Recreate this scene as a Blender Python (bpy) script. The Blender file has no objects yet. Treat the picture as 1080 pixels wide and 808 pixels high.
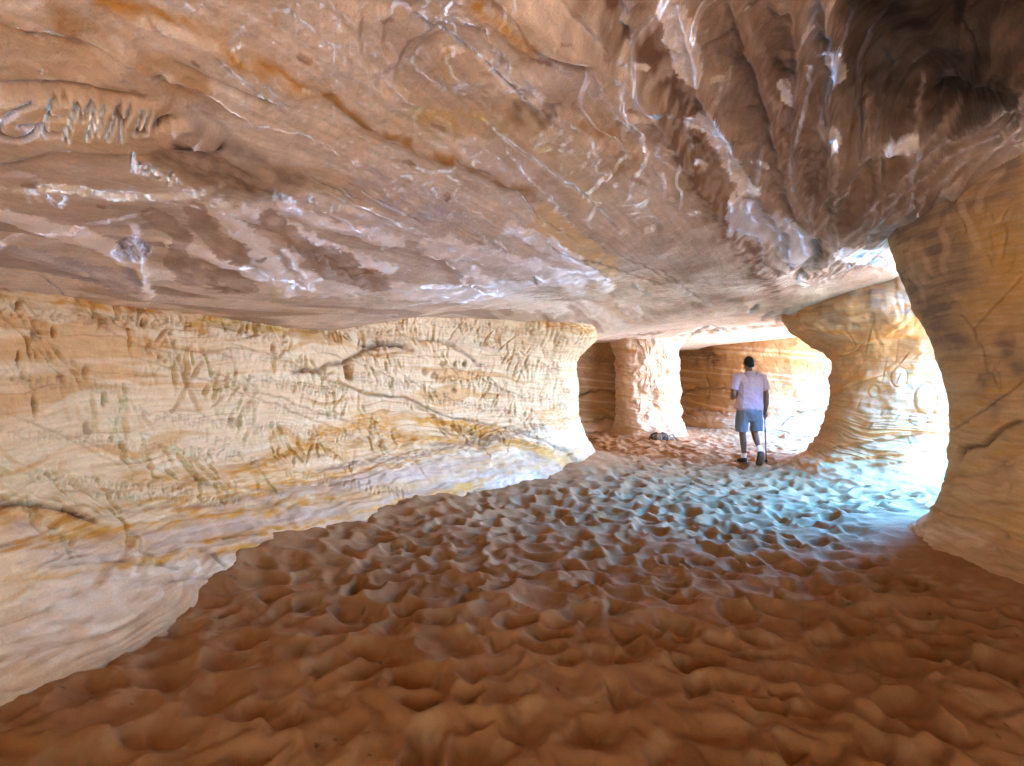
import bpy, math, random
import numpy as np
from mathutils import Vector, Matrix, Euler

scn = bpy.context.scene
col_main = scn.collection
R = math.radians
f4 = np.float32

# ------------------------------------------------------------------ camera, light, exposure
CAM_H, F = 1.45, 600.0            # camera height and focal length in pixels of the 1080 px wide photograph
cam_data = bpy.data.cameras.new("camera")
cam = bpy.data.objects.new("camera", cam_data)
col_main.objects.link(cam)
cam.location = (0, 0, CAM_H)
cam.rotation_euler = (R(90), 0, 0)
cam_data.sensor_width = 36.0
cam_data.lens = 36.0 * F / 1080.0
cam_data.shift_y = -6.0 / 1080.0
cam_data.clip_start = 0.05
cam_data.clip_end = 3000
scn.camera = cam

SUN_EL, SUN_AZ = 60.0, 166.0       # azimuth measured from +Y towards +X
world = bpy.data.worlds.new("World")
scn.world = world
world.use_nodes = True
wn = world.node_tree
wn.nodes.clear()
sky = wn.nodes.new("ShaderNodeTexSky")
sky.sky_type = 'NISHITA'
sky.sun_disc = False
sky.sun_elevation = R(SUN_EL)
sky.sun_rotation = R(SUN_AZ)
sky.ozone_density = 6.0
sky.air_density = 1.0
sky.dust_density = 0.2
bg = wn.nodes.new("ShaderNodeBackground")
bg.inputs["Strength"].default_value = 0.15
wo = wn.nodes.new("ShaderNodeOutputWorld")
tint = wn.nodes.new("ShaderNodeMix")            # deep blue desert sky
tint.data_type = 'RGBA'
tint.blend_type = 'MULTIPLY'
tint.inputs["Factor"].default_value = 1.0
tint.inputs[7].default_value = (0.22, 2.55, 4.75, 1)
wn.links.new(sky.outputs[0], tint.inputs[6])
wn.links.new(tint.outputs[2], bg.inputs[0])
wn.links.new(bg.outputs[0], wo.inputs[0])

sun_data = bpy.data.lights.new("sun", 'SUN')
sun_data.energy = 2.0
sun_data.angle = R(0.5)
sun_data.color = (1.0, 0.88, 0.68)
sun = bpy.data.objects.new("sun", sun_data)
col_main.objects.link(sun)
d = Vector((math.sin(R(SUN_AZ)) * math.cos(R(SUN_EL)), math.cos(R(SUN_AZ)) * math.cos(R(SUN_EL)), math.sin(R(SUN_EL))))
sun.rotation_euler = d.to_track_quat('Z', 'Y').to_euler()
sun.location = (30, 10, 40)

scn.view_settings.view_transform = 'Standard'
scn.view_settings.look = 'None'
scn.view_settings.gamma = 1.0
scn.view_settings.use_curve_mapping = False
scn.view_settings.exposure = 6.32
scn.render.engine = 'CYCLES'
cy = scn.cycles
cy.max_bounces = 10
cy.diffuse_bounces = 8
cy.glossy_bounces = 2
cy.sample_clamp_indirect = 6.0
cy.caustics_reflective = False
cy.caustics_refractive = False
cy.use_guiding = True
cy.guiding_training_samples = 64
cy.use_denoising = True
try:
    cy.denoiser = 'OPENIMAGEDENOISE'
    cy.denoising_input_passes = 'RGB_ALBEDO_NORMAL'
    cy.denoising_prefilter = 'NONE'
except Exception:
    pass

# ------------------------------------------------------------------ numpy noise
rng = np.random.default_rng(7)
PERM = rng.permutation(256).astype(np.int32)
PERM = np.concatenate([PERM, PERM, PERM])
ANG = rng.random(256) * 2 * np.pi
G2 = np.stack([np.cos(ANG), np.sin(ANG)], 1).astype(f4)
g3 = rng.normal(size=(256, 3))
G3 = (g3 / np.linalg.norm(g3, axis=1)[:, None]).astype(f4)


def n2(x, y, seed=0):
    x = np.asarray(x, f4) + f4(seed * 17.31)
    y = np.asarray(y, f4) + f4(seed * 9.77)
    xi, yi = np.floor(x), np.floor(y)
    fx, fy = x - xi, y - yi
    xi = xi.astype(np.int32) & 255
    yi = yi.astype(np.int32) & 255
    u = fx * fx * fx * (fx * (fx * 6 - 15) + 10)
    v = fy * fy * fy * (fy * (fy * 6 - 15) + 10)

    def c(ix, iy, dx, dy):
        g = G2[PERM[PERM[ix & 255] + iy]]
        return g[..., 0] * dx + g[..., 1] * dy
    y1 = (yi + 1) & 255
    a = c(xi, yi, fx, fy)
    b = c(xi + 1, yi, fx - 1, fy)
    e = c(xi, y1, fx, fy - 1)
    h = c(xi + 1, y1, fx - 1, fy - 1)
    return (1.5 * ((a + (b - a) * u) * (1 - v) + (e + (h - e) * u) * v)).astype(f4)


def fb(x, y, seed=0, oct=4, gain=0.5, lac=2.03):
    s, a = 0, 1.0
    for i in range(oct):
        s = s + a * n2(x, y, seed + i * 3)
        x = np.asarray(x) * lac
        y = np.asarray(y) * lac
        a *= gain
    return s


def n3(x, y, z, seed=0):
    x = np.asarray(x, f4) + f4(seed * 13.1)
    y = np.asarray(y, f4) + f4(seed * 7.7)
    z = np.asarray(z, f4) + f4(seed * 5.3)
    xi, yi, zi = np.floor(x), np.floor(y), np.floor(z)
    fx, fy, fz = x - xi, y - yi, z - zi
    xi = xi.astype(np.int32) & 255
    yi = yi.astype(np.int32) & 255
    zi = zi.astype(np.int32) & 255
    s = lambda t: t * t * t * (t * (t * 6 - 15) + 10)
    u, v, w = s(fx), s(fy), s(fz)
    out = 0
    for i in (0, 1):
        for j in (0, 1):
            for k in (0, 1):
                g = G3[PERM[PERM[PERM[(xi + i) & 255] + ((yi + j) & 255)] + ((zi + k) & 255)]]
                dd = g[..., 0] * (fx - i) + g[..., 1] * (fy - j) + g[..., 2] * (fz - k)
                out = out + dd * (u if i else 1 - u) * (v if j else 1 - v) * (w if k else 1 - w)
    return (1.5 * out).astype(f4)


def fb3(x, y, z, seed=0, oct=3, gain=0.5):
    s, a, k = 0, 1.0, 1.0
    for i in range(oct):
        s = s + a * n3(x * k, y * k, z * k, seed + i * 3)
        a *= gain
        k *= 2.03
    return s


def ss(a, b, x):
    t = np.clip((x - a) / (b - a), 0, 1)
    return t * t * (3 - 2 * t)


def terrace(t, k=6.0):
    """stair-step of t with soft treads; returns the stepped value minus t"""
    fl = np.floor(t)
    fr = t - fl
    st = np.clip((fr - 0.5) * k + 0.5, 0, 1)
    st = st * st * (3 - 2 * st)
    return fl + st - t


def mixc(c, new, w):
    w = np.clip(w, 0, 1)[..., None].astype(f4)
    return c * (1 - w) + np.array(new, f4) * w


def to_px(P):
    Y = np.where(P[..., 1] > 0.3, P[..., 1], np.nan)
    with np.errstate(invalid='ignore'):
        return 540 + F * P[..., 0] / Y, 398 - F * (P[..., 2] - CAM_H) / Y


def near_line(PX, PY, poly, reach):
    """points within reach (px as seen in the photograph) of a traced crease: indices, distance, signed side, position 0..1"""
    p = np.array(poly, float)
    lo, hi = p.min(0) - reach, p.max(0) + reach
    with np.errstate(invalid='ignore'):
        idx = np.flatnonzero((PX > lo[0]) & (PX < hi[0]) & (PY > lo[1]) & (PY < hi[1]))
    x, y = PX[idx], PY[idx]
    best = np.full(len(idx), 1e9)
    side = np.zeros(len(idx))
    par = np.zeros(len(idx))
    L = np.r_[0, np.cumsum(np.hypot(*np.diff(p, axis=0).T))]
    for k in range(len(p) - 1):
        a, b = p[k], p[k + 1]
        ab = b - a
        l2 = ab @ ab + 1e-9
        t = np.clip(((x - a[0]) * ab[0] + (y - a[1]) * ab[1]) / l2, 0, 1)
        dx, dy = x - a[0] - t * ab[0], y - a[1] - t * ab[1]
        dd = np.hypot(dx, dy)
        m = dd < best
        best[m] = dd[m]
        side[m] = np.sign(ab[0] * dy - ab[1] * dx)[m]
        par[m] = ((L[k] + t * math.sqrt(l2)) / L[-1])[m]
    return idx, best, side, par


def smooth_poly(p, n=6):
    p = np.array(p, float)
    if len(p) < 3:
        return p
    q = np.vstack([2 * p[0] - p[1], p, 2 * p[-1] - p[-2]])
    out = []
    for i in range(1, len(q) - 2):
        for t in np.linspace(0, 1, n, endpoint=False):
            a, b, c, e = q[i - 1], q[i], q[i + 1], q[i + 2]
            out.append(0.5 * ((2 * b) + (-a + c) * t + (2 * a - 5 * b + 4 * c - e) * t * t + (-a + 3 * b - 3 * c + e) * t ** 3))
    out.append(p[-1])
    return np.array(out)


class Relief:
    """adds traced relief and rock colour to the vertices of one surface"""

    def __init__(self, P, D, C, amp=1.0):
        self.amp = amp
        self.P, self.D, self.C = P.reshape(-1, 3), D.reshape(-1), C.reshape(-1, 3)
        self.PX, self.PY = to_px(self.P)
        self.N = None
        hf = lambda k: 0.35 * n2(self.P[:, 0] * 45 + self.P[:, 2] * 30, self.P[:, 1] * 45 - self.P[:, 2] * 30, k)
        self.wx = hf(55) + 4.0 * n2(self.P[:, 0] * 5 + self.P[:, 2] * 3, self.P[:, 1] * 5 - self.P[:, 2] * 3, 51) \
            + 1.6 * n2(self.P[:, 0] * 17 + self.P[:, 2] * 9, self.P[:, 1] * 17 - self.P[:, 2] * 9, 52)
        self.wy = hf(56) + 4.0 * n2(self.P[:, 0] * 5 - self.P[:, 2] * 3, self.P[:, 1] * 5 + self.P[:, 2] * 3, 53) \
            + 1.6 * n2(self.P[:, 0] * 17 - self.P[:, 2] * 9, self.P[:, 1] * 17 + self.P[:, 2] * 9, 54)

    def refresh(self, N):
        P = self.P + N.reshape(-1, 3) * self.D[:, None]
        self.PX, self.PY = to_px(P)

    def pit(self, x, y, rx, ry, depth, tint, tw=0.7):
        with np.errstate(invalid='ignore'):
            i = np.flatnonzero((np.abs(self.PX - x) < rx * 3) & (np.abs(self.PY - y) < ry * 3))
        dx, dy = (self.PX[i] + 0.3 * self.wx[i] - x) / rx, (self.PY[i] + 0.3 * self.wy[i] - y) / ry
        e = np.exp(-(dx * dx + dy * dy) ** 1.5)
        self.D[i] -= depth * e
        self.C[i] = mixc(self.C[i], tint, e * tw)

    def _near(self, poly, reach, wob):
        return near_line(self.PX + self.wx * wob, self.PY + self.wy * wob, smooth_poly(poly), reach)

    def groove(self, poly, w, depth, wob=0.5, taper=True, rim=0.0, tint=None, tw=0.5):
        i, dd, sd, t = self._near(poly, w * 4, wob)
        e = np.exp(-(dd / w) ** 2)
        if taper:
            e = e * np.clip(np.minimum(t, 1 - t) * 8, 0.15, 1)
        self.D[i] -= depth * e
        if rim:
            self.D[i] += rim * np.exp(-((dd - 2 * w) / w) ** 2)
        if tint is not None:
            self.C[i] = mixc(self.C[i], tint, e * tw)

    def ridge(self, poly, w, h, wob=0.6, **k):
        h = h * self.amp
        self.groove(poly, w, -h, wob, **k)

    def step(self, poly, edge, h, fade, wob=1.0, tint=None, tw=0.6):
        """a broken edge: the side to the right of the drawing direction stands proud by h and fades away from it"""
        i, dd, sd, t = self._near(poly, fade * 2.2, wob)
        s = dd * sd
        e = ss(-edge, edge, s) * np.exp(-np.maximum(s, 0) / fade) * np.clip(np.minimum(t, 1 - t) * 7, 0, 1)
        self.D[i] += self.amp * h * e
        if tint is not None:
            b = np.exp(-((s + edge * 0.3) / (edge * 1.6)) ** 2) * np.clip(np.minimum(t, 1 - t) * 7, 0, 1)
            self.C[i] = mixc(self.C[i], tint, b * tw)

    def paint(self, poly, w, colour, amount, wob=1.6, grain=0.5, gs=9.0, crisp=False):
        i, dd, sd, t = self._near(poly, w * 2.5, wob)
        e = np.exp(-(dd / w) ** 2) * amount
        if crisp:                                             # a flake with a broken outline
            P = self.P[i]
            jag = 0.22 * n2(P[:, 0] * 10 + P[:, 2] * 7, P[:, 1] * 10, 81) + 0.16 * n2(P[:, 0] * 27, P[:, 1] * 27 + P[:, 2] * 20, 82) + 0.1 * n2(P[:, 0] * 70, P[:, 1] * 70 + P[:, 2] * 50, 83)
            e = (1 - ss(0.92, 1.06, dd / w + jag)) * amount
        g = ss(-0.35, 0.45, n2(self.P[i, 0] * gs + self.P[i, 1] * gs * 0.6, self.P[i, 2] * gs * 4, 77) + 0.5 * n2(self.P[i, 0] * gs * 2.5, self.P[i, 2] * gs * 11 + self.P[i, 1] * 3, 78))
        self.C[i] = mixc(self.C[i], colour, e * (1 - grain + grain * 2 * g))


# ------------------------------------------------------------------ mesh helpers
def grid_mesh(name, P, C, mat, closed=False, keep=None, flip=False, uv=None):
    nu, nv = P.shape[:2]
    idx = np.arange(nu * nv, dtype=np.int32).reshape(nu, nv)
    a = idx if closed else idx[:-1]
    b = np.roll(idx, -1, 0) if closed else idx[1:]
    q = np.stack([a[:, :-1], b[:, :-1], b[:, 1:], a[:, 1:]], -1).reshape(-1, 4)
    if flip:
        q = q[:, ::-1]
    if keep is not None:
        q = q[keep.reshape(-1)[q].all(1)]
    me = bpy.data.meshes.new(name)
    me.vertices.add(nu * nv)
    me.vertices.foreach_set("co", np.ascontiguousarray(P.reshape(-1), f4))
    me.loops.add(q.size)
    me.loops.foreach_set("vertex_index", np.ascontiguousarray(q.reshape(-1), np.int32))
    me.polygons.add(len(q))
    me.polygons.foreach_set("loop_start", np.arange(0, q.size, 4, dtype=np.int32))
    me.polygons.foreach_set("loop_total", np.full(len(q), 4, np.int32))
    me.polygons.foreach_set("use_smooth", np.ones(len(q), bool))
    at = me.attributes.new("rock_colour", 'FLOAT_COLOR', 'POINT')
    c4 = np.ones((nu * nv, 4), f4)
    c4[:, :3] = np.clip(C.reshape(-1, 3), 0.01, 0.95)
    at.data.foreach_set("color", c4.reshape(-1))
    me.update(calc_edges=True)
    me.materials.append(mat)
    o = bpy.data.objects.new(name, me)
    col_main.objects.link(o)
    return o


def grid_normals(P, closed=False):
    if closed:
        du = np.roll(P, -1, 0) - np.roll(P, 1, 0)
    else:
        du = np.gradient(P, axis=0)
    dv = np.gradient(P, axis=1)
    n = np.cross(du, dv)
    return n / (np.linalg.norm(n, axis=-1, keepdims=True) + 1e-9)


def rock_material(name, grain=0.05, bump=0.006, scale=1.0, rough=0.95, spec=0.06, streak=False):
    m = bpy.data.materials.new(name)
    m.use_nodes = True
    nt = m.node_tree
    nd, ln = nt.nodes, nt.links
    bs = nd["Principled BSDF"]
    bs.inputs["Roughness"].default_value = rough
    bs.inputs["Specular IOR Level"].default_value = spec
    at = nd.new("ShaderNodeAttribute")
    at.attribute_name = "rock_colour"
    tc = nd.new("ShaderNodeTexCoord")
    n1 = nd.new("ShaderNodeTexNoise")
    n1.inputs["Scale"].default_value = 90 * scale
    n1.inputs["Detail"].default_value = 6
    n1.inputs["Roughness"].default_value = 0.7
    n2_ = nd.new("ShaderNodeTexNoise")
    n2_.inputs["Scale"].default_value = 6 * scale
    n2_.inputs["Detail"].default_value = 5
    mp = nd.new("ShaderNodeMapping")
    mp.inputs["Scale"].default_value = (1, 1, 7 if streak else 1)
    ln.new(tc.outputs["Object"], n1.inputs["Vector"])
    ln.new(tc.outputs["Object"], mp.inputs["Vector"])
    ln.new(mp.outputs[0], n2_.inputs["Vector"])
    r1 = nd.new("ShaderNodeMapRange")
    r1.inputs[3].default_value = 1 - grain * 3.2
    r1.inputs[4].default_value = 1 + grain * 3.2
    r2 = nd.new("ShaderNodeMapRange")
    r2.inputs[3].default_value = 1 - grain * 3
    r2.inputs[4].default_value = 1 + grain * 3
    ln.new(n1.outputs["Fac"], r1.inputs[0])
    ln.new(n2_.outputs["Fac"], r2.inputs[0])
    mm = nd.new("ShaderNodeMath")
    mm.operation = 'MULTIPLY'
    ln.new(r1.outputs[0], mm.inputs[0])
    ln.new(r2.outputs[0], mm.inputs[1])
    vm = nd.new("ShaderNodeVectorMath")
    vm.operation = 'SCALE'
    ln.new(at.outputs["Color"], vm.inputs[0])
    ln.new(mm.outputs[0], vm.inputs["Scale"])
    ln.new(vm.outputs[0], bs.inputs["Base Color"])
    n3_ = nd.new("ShaderNodeTexNoise")
    n3_.inputs["Scale"].default_value = 45 * scale
    n3_.inputs["Detail"].default_value = 8
    n3_.inputs["Roughness"].default_value = 0.75
    ln.new(tc.outputs["Object"], n3_.inputs["Vector"])
    bp = nd.new("ShaderNodeBump")
    bp.inputs["Strength"].default_value = 0.7
    bp.inputs["Distance"].default_value = bump
    ln.new(n3_.outputs["Fac"], bp.inputs["Height"])
    ln.new(bp.outputs[0], bs.inputs["Normal"])
    return m


M_WALL = rock_material("carved_sandstone", 0.075, 0.010, streak=True)
M_CEIL = rock_material("broken_sandstone", 0.085, 0.012)
M_SAND = rock_material("loose_sand", 0.08, 0.005, 2.2, 0.95, 0.1)


def tag(o, label=None, cat=None, group=None, kind=None):
    if label:
        o["label"] = label
    if cat:
        o["category"] = cat
    if group:
        o["group"] = group
    if kind:
        o["kind"] = kind
    return o


# albedos
CREAM = (0.72, 0.55, 0.335)
PALE = (0.78, 0.67, 0.48)
TAN = (0.66, 0.535, 0.405)
IRON = (0.56, 0.27, 0.06)
RUST = (0.36, 0.16, 0.05)
BROWN = (0.24, 0.14, 0.085)
SOOT_SHADE = (0.11, 0.075, 0.055)  # soot, and shade painted into the right of the roof
SAND = (0.335, 0.165, 0.07)


# ------------------------------------------------------------------ paths of the rock walls in plan
def spline(pts, closed=False):
    p = np.array(pts, float)
    if closed:
        q = np.vstack([p[-1], p, p[0], p[1]])
    else:
        q = np.vstack([2 * p[0] - p[1], p, 2 * p[-1] - p[-2]])
    out = []
    for i in range(1, len(q) - 2):
        for t in np.linspace(0, 1, 40, endpoint=False):
            a, b, c, e = q[i - 1], q[i], q[i + 1], q[i + 2]
            out.append(0.5 * ((2 * b) + (-a + c) * t + (2 * a - 5 * b + 4 * c - e) * t * t + (-a + 3 * b - 3 * c + e) * t ** 3))
    out.append(p[0] if closed else p[-1])
    return np.array(out)


LEFT_PATH = [(-6.0, -6.5), (-3.4, -5.4), (-1.7, -4.2), (-1.7, -3.2), (-2.7, -1.6), (-3.1, 0.5), (-3.0, 2.0), (-2.85, 3.1), (-2.8, 3.8), (-2.62, 4.6),
             (-2.0, 6.15), (-1.3, 7.0), (-0.55, 7.8), (0.4, 8.5), (0.93, 9.05), (1.02, 9.6), (0.55, 10.3), (-0.6, 11.2), (-1.8, 12.4)]
RIGHT_PATH = [(9.5, 4.2), (7.0, 4.4), (5.4, 4.9), (4.5, 5.2), (4.0, 5.1), (3.72, 4.7), (3.66, 4.2), (3.72, 3.6), (3.85, 2.6), (3.9, 1.0), (3.5, -1.0), (2.2, -3.0), (2.0, -4.2), (3.4, -5.6), (6.0, -6.5)]  # unseen rear ends of both paths leave an added mouth for sunlight
MID_PATH = [(5.0, 8.3), (5.45, 7.85), (6.2, 7.75), (6.95, 8.0), (7.2, 8.7), (6.8, 9.5), (6.0, 9.8), (5.3, 9.4), (5.0, 8.9)]
FAR_PATH = [(2.72, 14.4), (2.9, 13.9), (3.5, 13.75), (4.1, 14.0), (4.22, 14.7), (4.0, 15.5), (3.4, 15.9), (2.9, 15.6), (2.7, 15.0)]
BACK_PATH = [(-2.6, 11.8), (-1.6, 12.9), (-0.4, 13.8), (1.0, 14.4), (2.3, 14.75), (3.3, 15.2), (3.6, 16.6), (4.2, 19.6), (5.5, 19.5), (6.05, 17.9), (6.55, 16.6), (7.35, 15.9), (8.3, 15.3), (9.6, 14.8), (11.5, 14.5)]


def path_dist(path, X, Y, closed=False):
    s = spline(path, closed)[::4]
    best = np.full(X.shape, 1e9, f4)
    for p in s:
        best = np.minimum(best, (X - p[0]) ** 2 + (Y - p[1]) ** 2)
    return np.sqrt(best)


class Field:
    """a regular field over x, y with bilinear look-up"""

    def __init__(self, x0, x1, y0, y1, h):
        self.x0, self.y0, self.h = x0, y0, h
        self.nx, self.ny = int((x1 - x0) / h) + 1, int((y1 - y0) / h) + 1
        self.X, self.Y = np.meshgrid(x0 + h * np.arange(self.nx), y0 + h * np.arange(self.ny), indexing='ij')
        self.X = self.X.astype(f4)
        self.Y = self.Y.astype(f4)
        self.A = np.zeros((self.nx, self.ny), f4)

    def at(self, x, y):
        u = np.clip((x - self.x0) / self.h, 0, self.nx - 1.001)
        v = np.clip((y - self.y0) / self.h, 0, self.ny - 1.001)
        i, j = u.astype(np.int32), v.astype(np.int32)
        a, b = (u - i).astype(f4), (v - j).astype(f4)
        A = self.A
        return (A[i, j] * (1 - a) + A[i + 1, j] * a) * (1 - b) + (A[i, j + 1] * (1 - a) + A[i + 1, j + 1] * a) * b


def polar(r, phi):
    rr, pp = np.meshgrid(r, phi, indexing='ij')
    return (rr * np.sin(pp)).astype(f4), (rr * np.cos(pp)).astype(f4)


PHI = np.r_[np.arange(-math.pi, -1.10, 0.03), np.arange(-1.10, 1.10, 0.0028), np.arange(1.10, math.pi, 0.03), math.pi]

# ------------------------------------------------------------------ sand floor
bank = Field(-6, 12, -6, 21, 0.12)
bank.A = (0.20 * np.exp(-(np.maximum(path_dist(LEFT_PATH, bank.X, bank.Y) - 0.25, 0) / 0.55) ** 1.5)
          + 0.10 * np.exp(-(path_dist(RIGHT_PATH, bank.X, bank.Y) / 0.8) ** 2)
          + 0.10 * np.exp(-(path_dist(MID_PATH, bank.X, bank.Y, True) / 0.75) ** 2)
          + 0.10 * np.exp(-(path_dist(FAR_PATH, bank.X, bank.Y, True) / 0.7) ** 2)
          + 0.10 * np.exp(-(path_dist(BACK_PATH, bank.X, bank.Y) / 1.0) ** 2)).astype(f4)
bank.A += (0.13 * np.exp(-(((bank.X + 2.0) ** 2 + (bank.Y - 4.5) ** 2) / 0.45)) - 0.08 * np.exp(-(((bank.X + 2.3) ** 2 + (bank.Y - 3.2) ** 2) / 0.3)) + 0.05 * np.exp(-(((bank.X + 0.9) ** 2 + (bank.Y - 6.0) ** 2) / 0.4))).astype(f4)
flat = Field(-6, 12, -6, 21, 0.12)
flat.A = (ss(0.45, 1.0, path_dist(RIGHT_PATH, flat.X, flat.Y)) * ss(0.2, 0.9, path_dist(MID_PATH, flat.X, flat.Y, True))
          * ss(0.2, 0.7, path_dist(FAR_PATH, flat.X, flat.Y, True)) * ss(0.55, 1.2, path_dist(LEFT_PATH, flat.X, flat.Y))).astype(f4)

feet = Field(-3.8, 9.5, 0.6, 17.5, 0.011)
feet.A = (0.02 * fb(feet.X * 1.7, feet.Y * 1.7, 3, 3)).astype(f4)
rs = np.random.default_rng(21)
H = feet.A
NST = 8200
sx = rs.uniform(-3.6, 9.3, NST)
sy = 0.8 + 16.5 * rs.random(NST) ** 1.12
heading = 0.75 + 0.9 * rs.normal(size=NST)
for k in range(NST):
    a = rs.uniform(0.12, 0.23)
    b = a * rs.uniform(0.5, 0.85)
    dep = rs.uniform(0.04, 0.12)
    rad = a * 1.7
    i0, i1 = int((sx[k] - rad - feet.x0) / feet.h), int((sx[k] + rad - feet.x0) / feet.h) + 1
    j0, j1 = int((sy[k] - rad - feet.y0) / feet.h), int((sy[k] + rad - feet.y0) / feet.h) + 1
    if i0 < 0 or j0 < 0 or i1 >= feet.nx or j1 >= feet.ny:
        continue
    X = feet.X[i0:i1, j0:j1] - sx[k]
    Y = feet.Y[i0:i1, j0:j1] - sy[k]
    c, s = math.cos(heading[k]), math.sin(heading[k])
    u, v = (X * s + Y * c) / a, (X * c - Y * s) / b
    u = u + 0.18 * v * v * (1 if k & 1 else -1) * 0.6
    q = np.sqrt(u * u + v * v) + 1e-6
    h = H[i0:i1, j0:j1]
    base = 0.55 * float(h[h.shape[0] // 2, h.shape[1] // 2])
    bowl = base + 0.35 * dep - dep * (1 - np.minimum(q, 1.3) ** 2) * (1 + 0.25 * u)
    w = 1 - ss(0.72, 1.12, q)
    rimf = np.exp(-((q - 1.16) / 0.2) ** 2) * (0.55 - 0.45 * u / q)
    H[i0:i1, j0:j1] = h * (1 - w) + bowl * w + dep * 0.33 * rimf
H[:] = np.where(H > 0.02, 0.02 + (H - 0.02) * 0.5, H)
for _ in range(2):
    H[1:-1, 1:-1] = 0.4 * H[1:-1, 1:-1] + 0.15 * (H[2:, 1:-1] + H[:-2, 1:-1] + H[1:-1, 2:] + H[1:-1, :-2])

r = np.r_[0.02, 0.5, 1.0, np.exp(np.arange(math.log(1.3), math.log(19), 0.0042)), np.geomspace(20, 1500, 60)]
X, Y = polar(r, PHI)
inn = ss(-3.7, -3.4, X) * (1 - ss(8.6, 9.4, X)) * ss(0.7, 1.0, Y) * (1 - ss(16.4, 17.3, Y))
far = ss(10, 25, np.hypot(X, Y))
wx = 0.05 * n2(X * 2.3, Y * 2.3, 5) + 0.03 * n2(X * 8, Y * 8, 6)
wy = 0.05 * n2(X * 2.3, Y * 2.3, 8) + 0.03 * n2(X * 8, Y * 8, 9)
Z = bank.at(X, Y) * (1 - far) + feet.at(X + wx, Y + wy) * inn * (0.12 + 0.88 * flat.at(X, Y))
Z = Z + 0.05 * fb(X * 0.55, Y * 0.55, 12, 2) * (1 - far) + 0.004 * fb(X * 9, Y * 9, 14, 3) * (1 - far) + 0.0015 * fb(X * 38, Y * 38, 15, 2) * (1 - far)
rp = (X * 0.8 + Y * 0.5) * 55 + 2.2 * n2(X * 3, Y * 3, 16)
Z = Z + 0.0016 * np.sin(rp) * ss(0.05, 0.4, n2(X * 0.9, Y * 0.9, 17)) * (1 - far)
Z = Z + far * 2.0 * fb(X * 0.02, Y * 0.02, 18, 3)
Z = Z + 9.5 * ss(8.5, 23.0, X + 1.2 * n2(X * 0.2, Y * 0.2, 19)) * (1 + 0.25 * n2(X * 0.1, Y * 0.1, 20))   # unseen slope added outside, bounces warm light in and blocks low sky
Z = Z + 10.0 * ss(6.0, 17.0, -Y + 1.0 * n2(X * 0.2, Y * 0.2, 22)) * (1 - ss(8.5, 20.0, X))  # slope added behind the camera, keeps sky light off the near sand
C = np.empty(X.shape + (3,), f4)
C[:] = SAND
C = mixc(C, (0.27, 0.115, 0.038), 0.5 + 0.6 * fb(X * 2.1, Y * 2.1, 31, 3))
C = mixc(C, (0.38, 0.225, 0.11), 0.6 * ss(0.1, 0.7, fb(X * 5, Y * 5, 33, 3)))
C = mixc(C, (0.66, 0.56, 0.44), ss(8.5, 11.0, X))      # pale slickrock of the added slope, bounces light onto the walls
C = mixc(C, (0.10, 0.06, 0.035), 0.9 * ss(0.62, 0.72, n2(X * 26, Y * 26, 35)) * ss(0.2, 0.5, n2(X * 3, Y * 3, 36)))
sand = grid_mesh("sand_floor", np.stack([X, Y, Z], -1).astype(f4), C, M_SAND, flip=True)
tag(sand, kind="structure")
FLOOR = (X, Y, Z)


def sand_z(x, y):
    i = np.argmin((X_f - x) ** 2 + (Y_f - y) ** 2)
    return float(Z_f[i])


_m = (Y > 6) & (Y < 15) & (X > 2) & (X < 6)
X_f, Y_f, Z_f = X[_m], Y[_m], Z[_m]

# ------------------------------------------------------------------ cave ceiling
def ray(px, py, z=None, Y=None):
    if Y is None:
        Y = (z - CAM_H) * F / (398 - py)
    return ((px - 540) / F * Y, Y, CAM_H + (398 - py) / F * Y)


CP = [ray(0, 295, Y=3.1), ray(100, 312, Y=3.8), ray(200, 325, Y=4.6), ray(350, 345, Y=6.15), ray(430, 334, Y=7.0), ray(500, 330, Y=7.8),
      ray(600, 346, Y=8.7), ray(632, 354, Y=9.3), (-3.0, 2.0, 1.98), (-3.1, 0, 2.0), (-3.4, 3.2, 1.92), (-2.9, 5.6, 1.92), (-1.3, 8.2, 2.15),
      ray(80, 130, z=2.28), ray(0, 40, z=2.36), ray(0, 200, z=2.16), ray(250, 230, z=2.25), ray(300, 130, z=2.42), ray(300, 0, z=2.55), ray(450, 260, z=2.32),
      ray(540, 200, z=2.5), ray(540, 0, z=2.72), ray(640, 322, Y=8.2), ray(600, 295, z=2.37), ray(700, 250, z=2.52), ray(760, 318, z=2.5),
      ray(850, 312, Y=7.8), ray(870, 270, z=2.6), ray(830, 290, z=2.52), (5.8, 8.0, 2.62), ray(880, 0, z=3.0), ray(750, 0, z=2.85), ray(950, 60, z=3.3), ray(1080, 10, z=3.25),
      ray(1000, 110, z=3.3), ray(1080, 108, z=2.97), ray(1000, 190, z=2.85), ray(945, 240, Y=4.9), ray(1080, 152, Y=3.7), (4.3, 4.6, 2.9), (5.0, 6.4, 3.0), (7.0, 7.0, 3.4),
      (3, 10.2, 2.42), (4, 12, 2.42), (4.5, 15, 2.42), (1, 12, 2.32), (7, 10.5, 2.6), (7.5, 14, 2.55), (8, 7.5, 3.6), (0, 14, 2.25), (6, 17, 2.4), (9.5, 11, 2.8),
      (0, -1, 2.6), (2, -1, 2.9), (-2, -1, 2.3), (0, -4, 2.4), (3.9, 0.6, 2.9), (3.6, -3, 2.5), (-2, 12, 2.2), (10, 17, 2.6), (7, 3, 3.1), (6, 0, 2.9), (-5, 8, 1.9), (-5, 0, 1.9), (-4, 14, 2.0)]
cp = np.array(CP, float)


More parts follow.
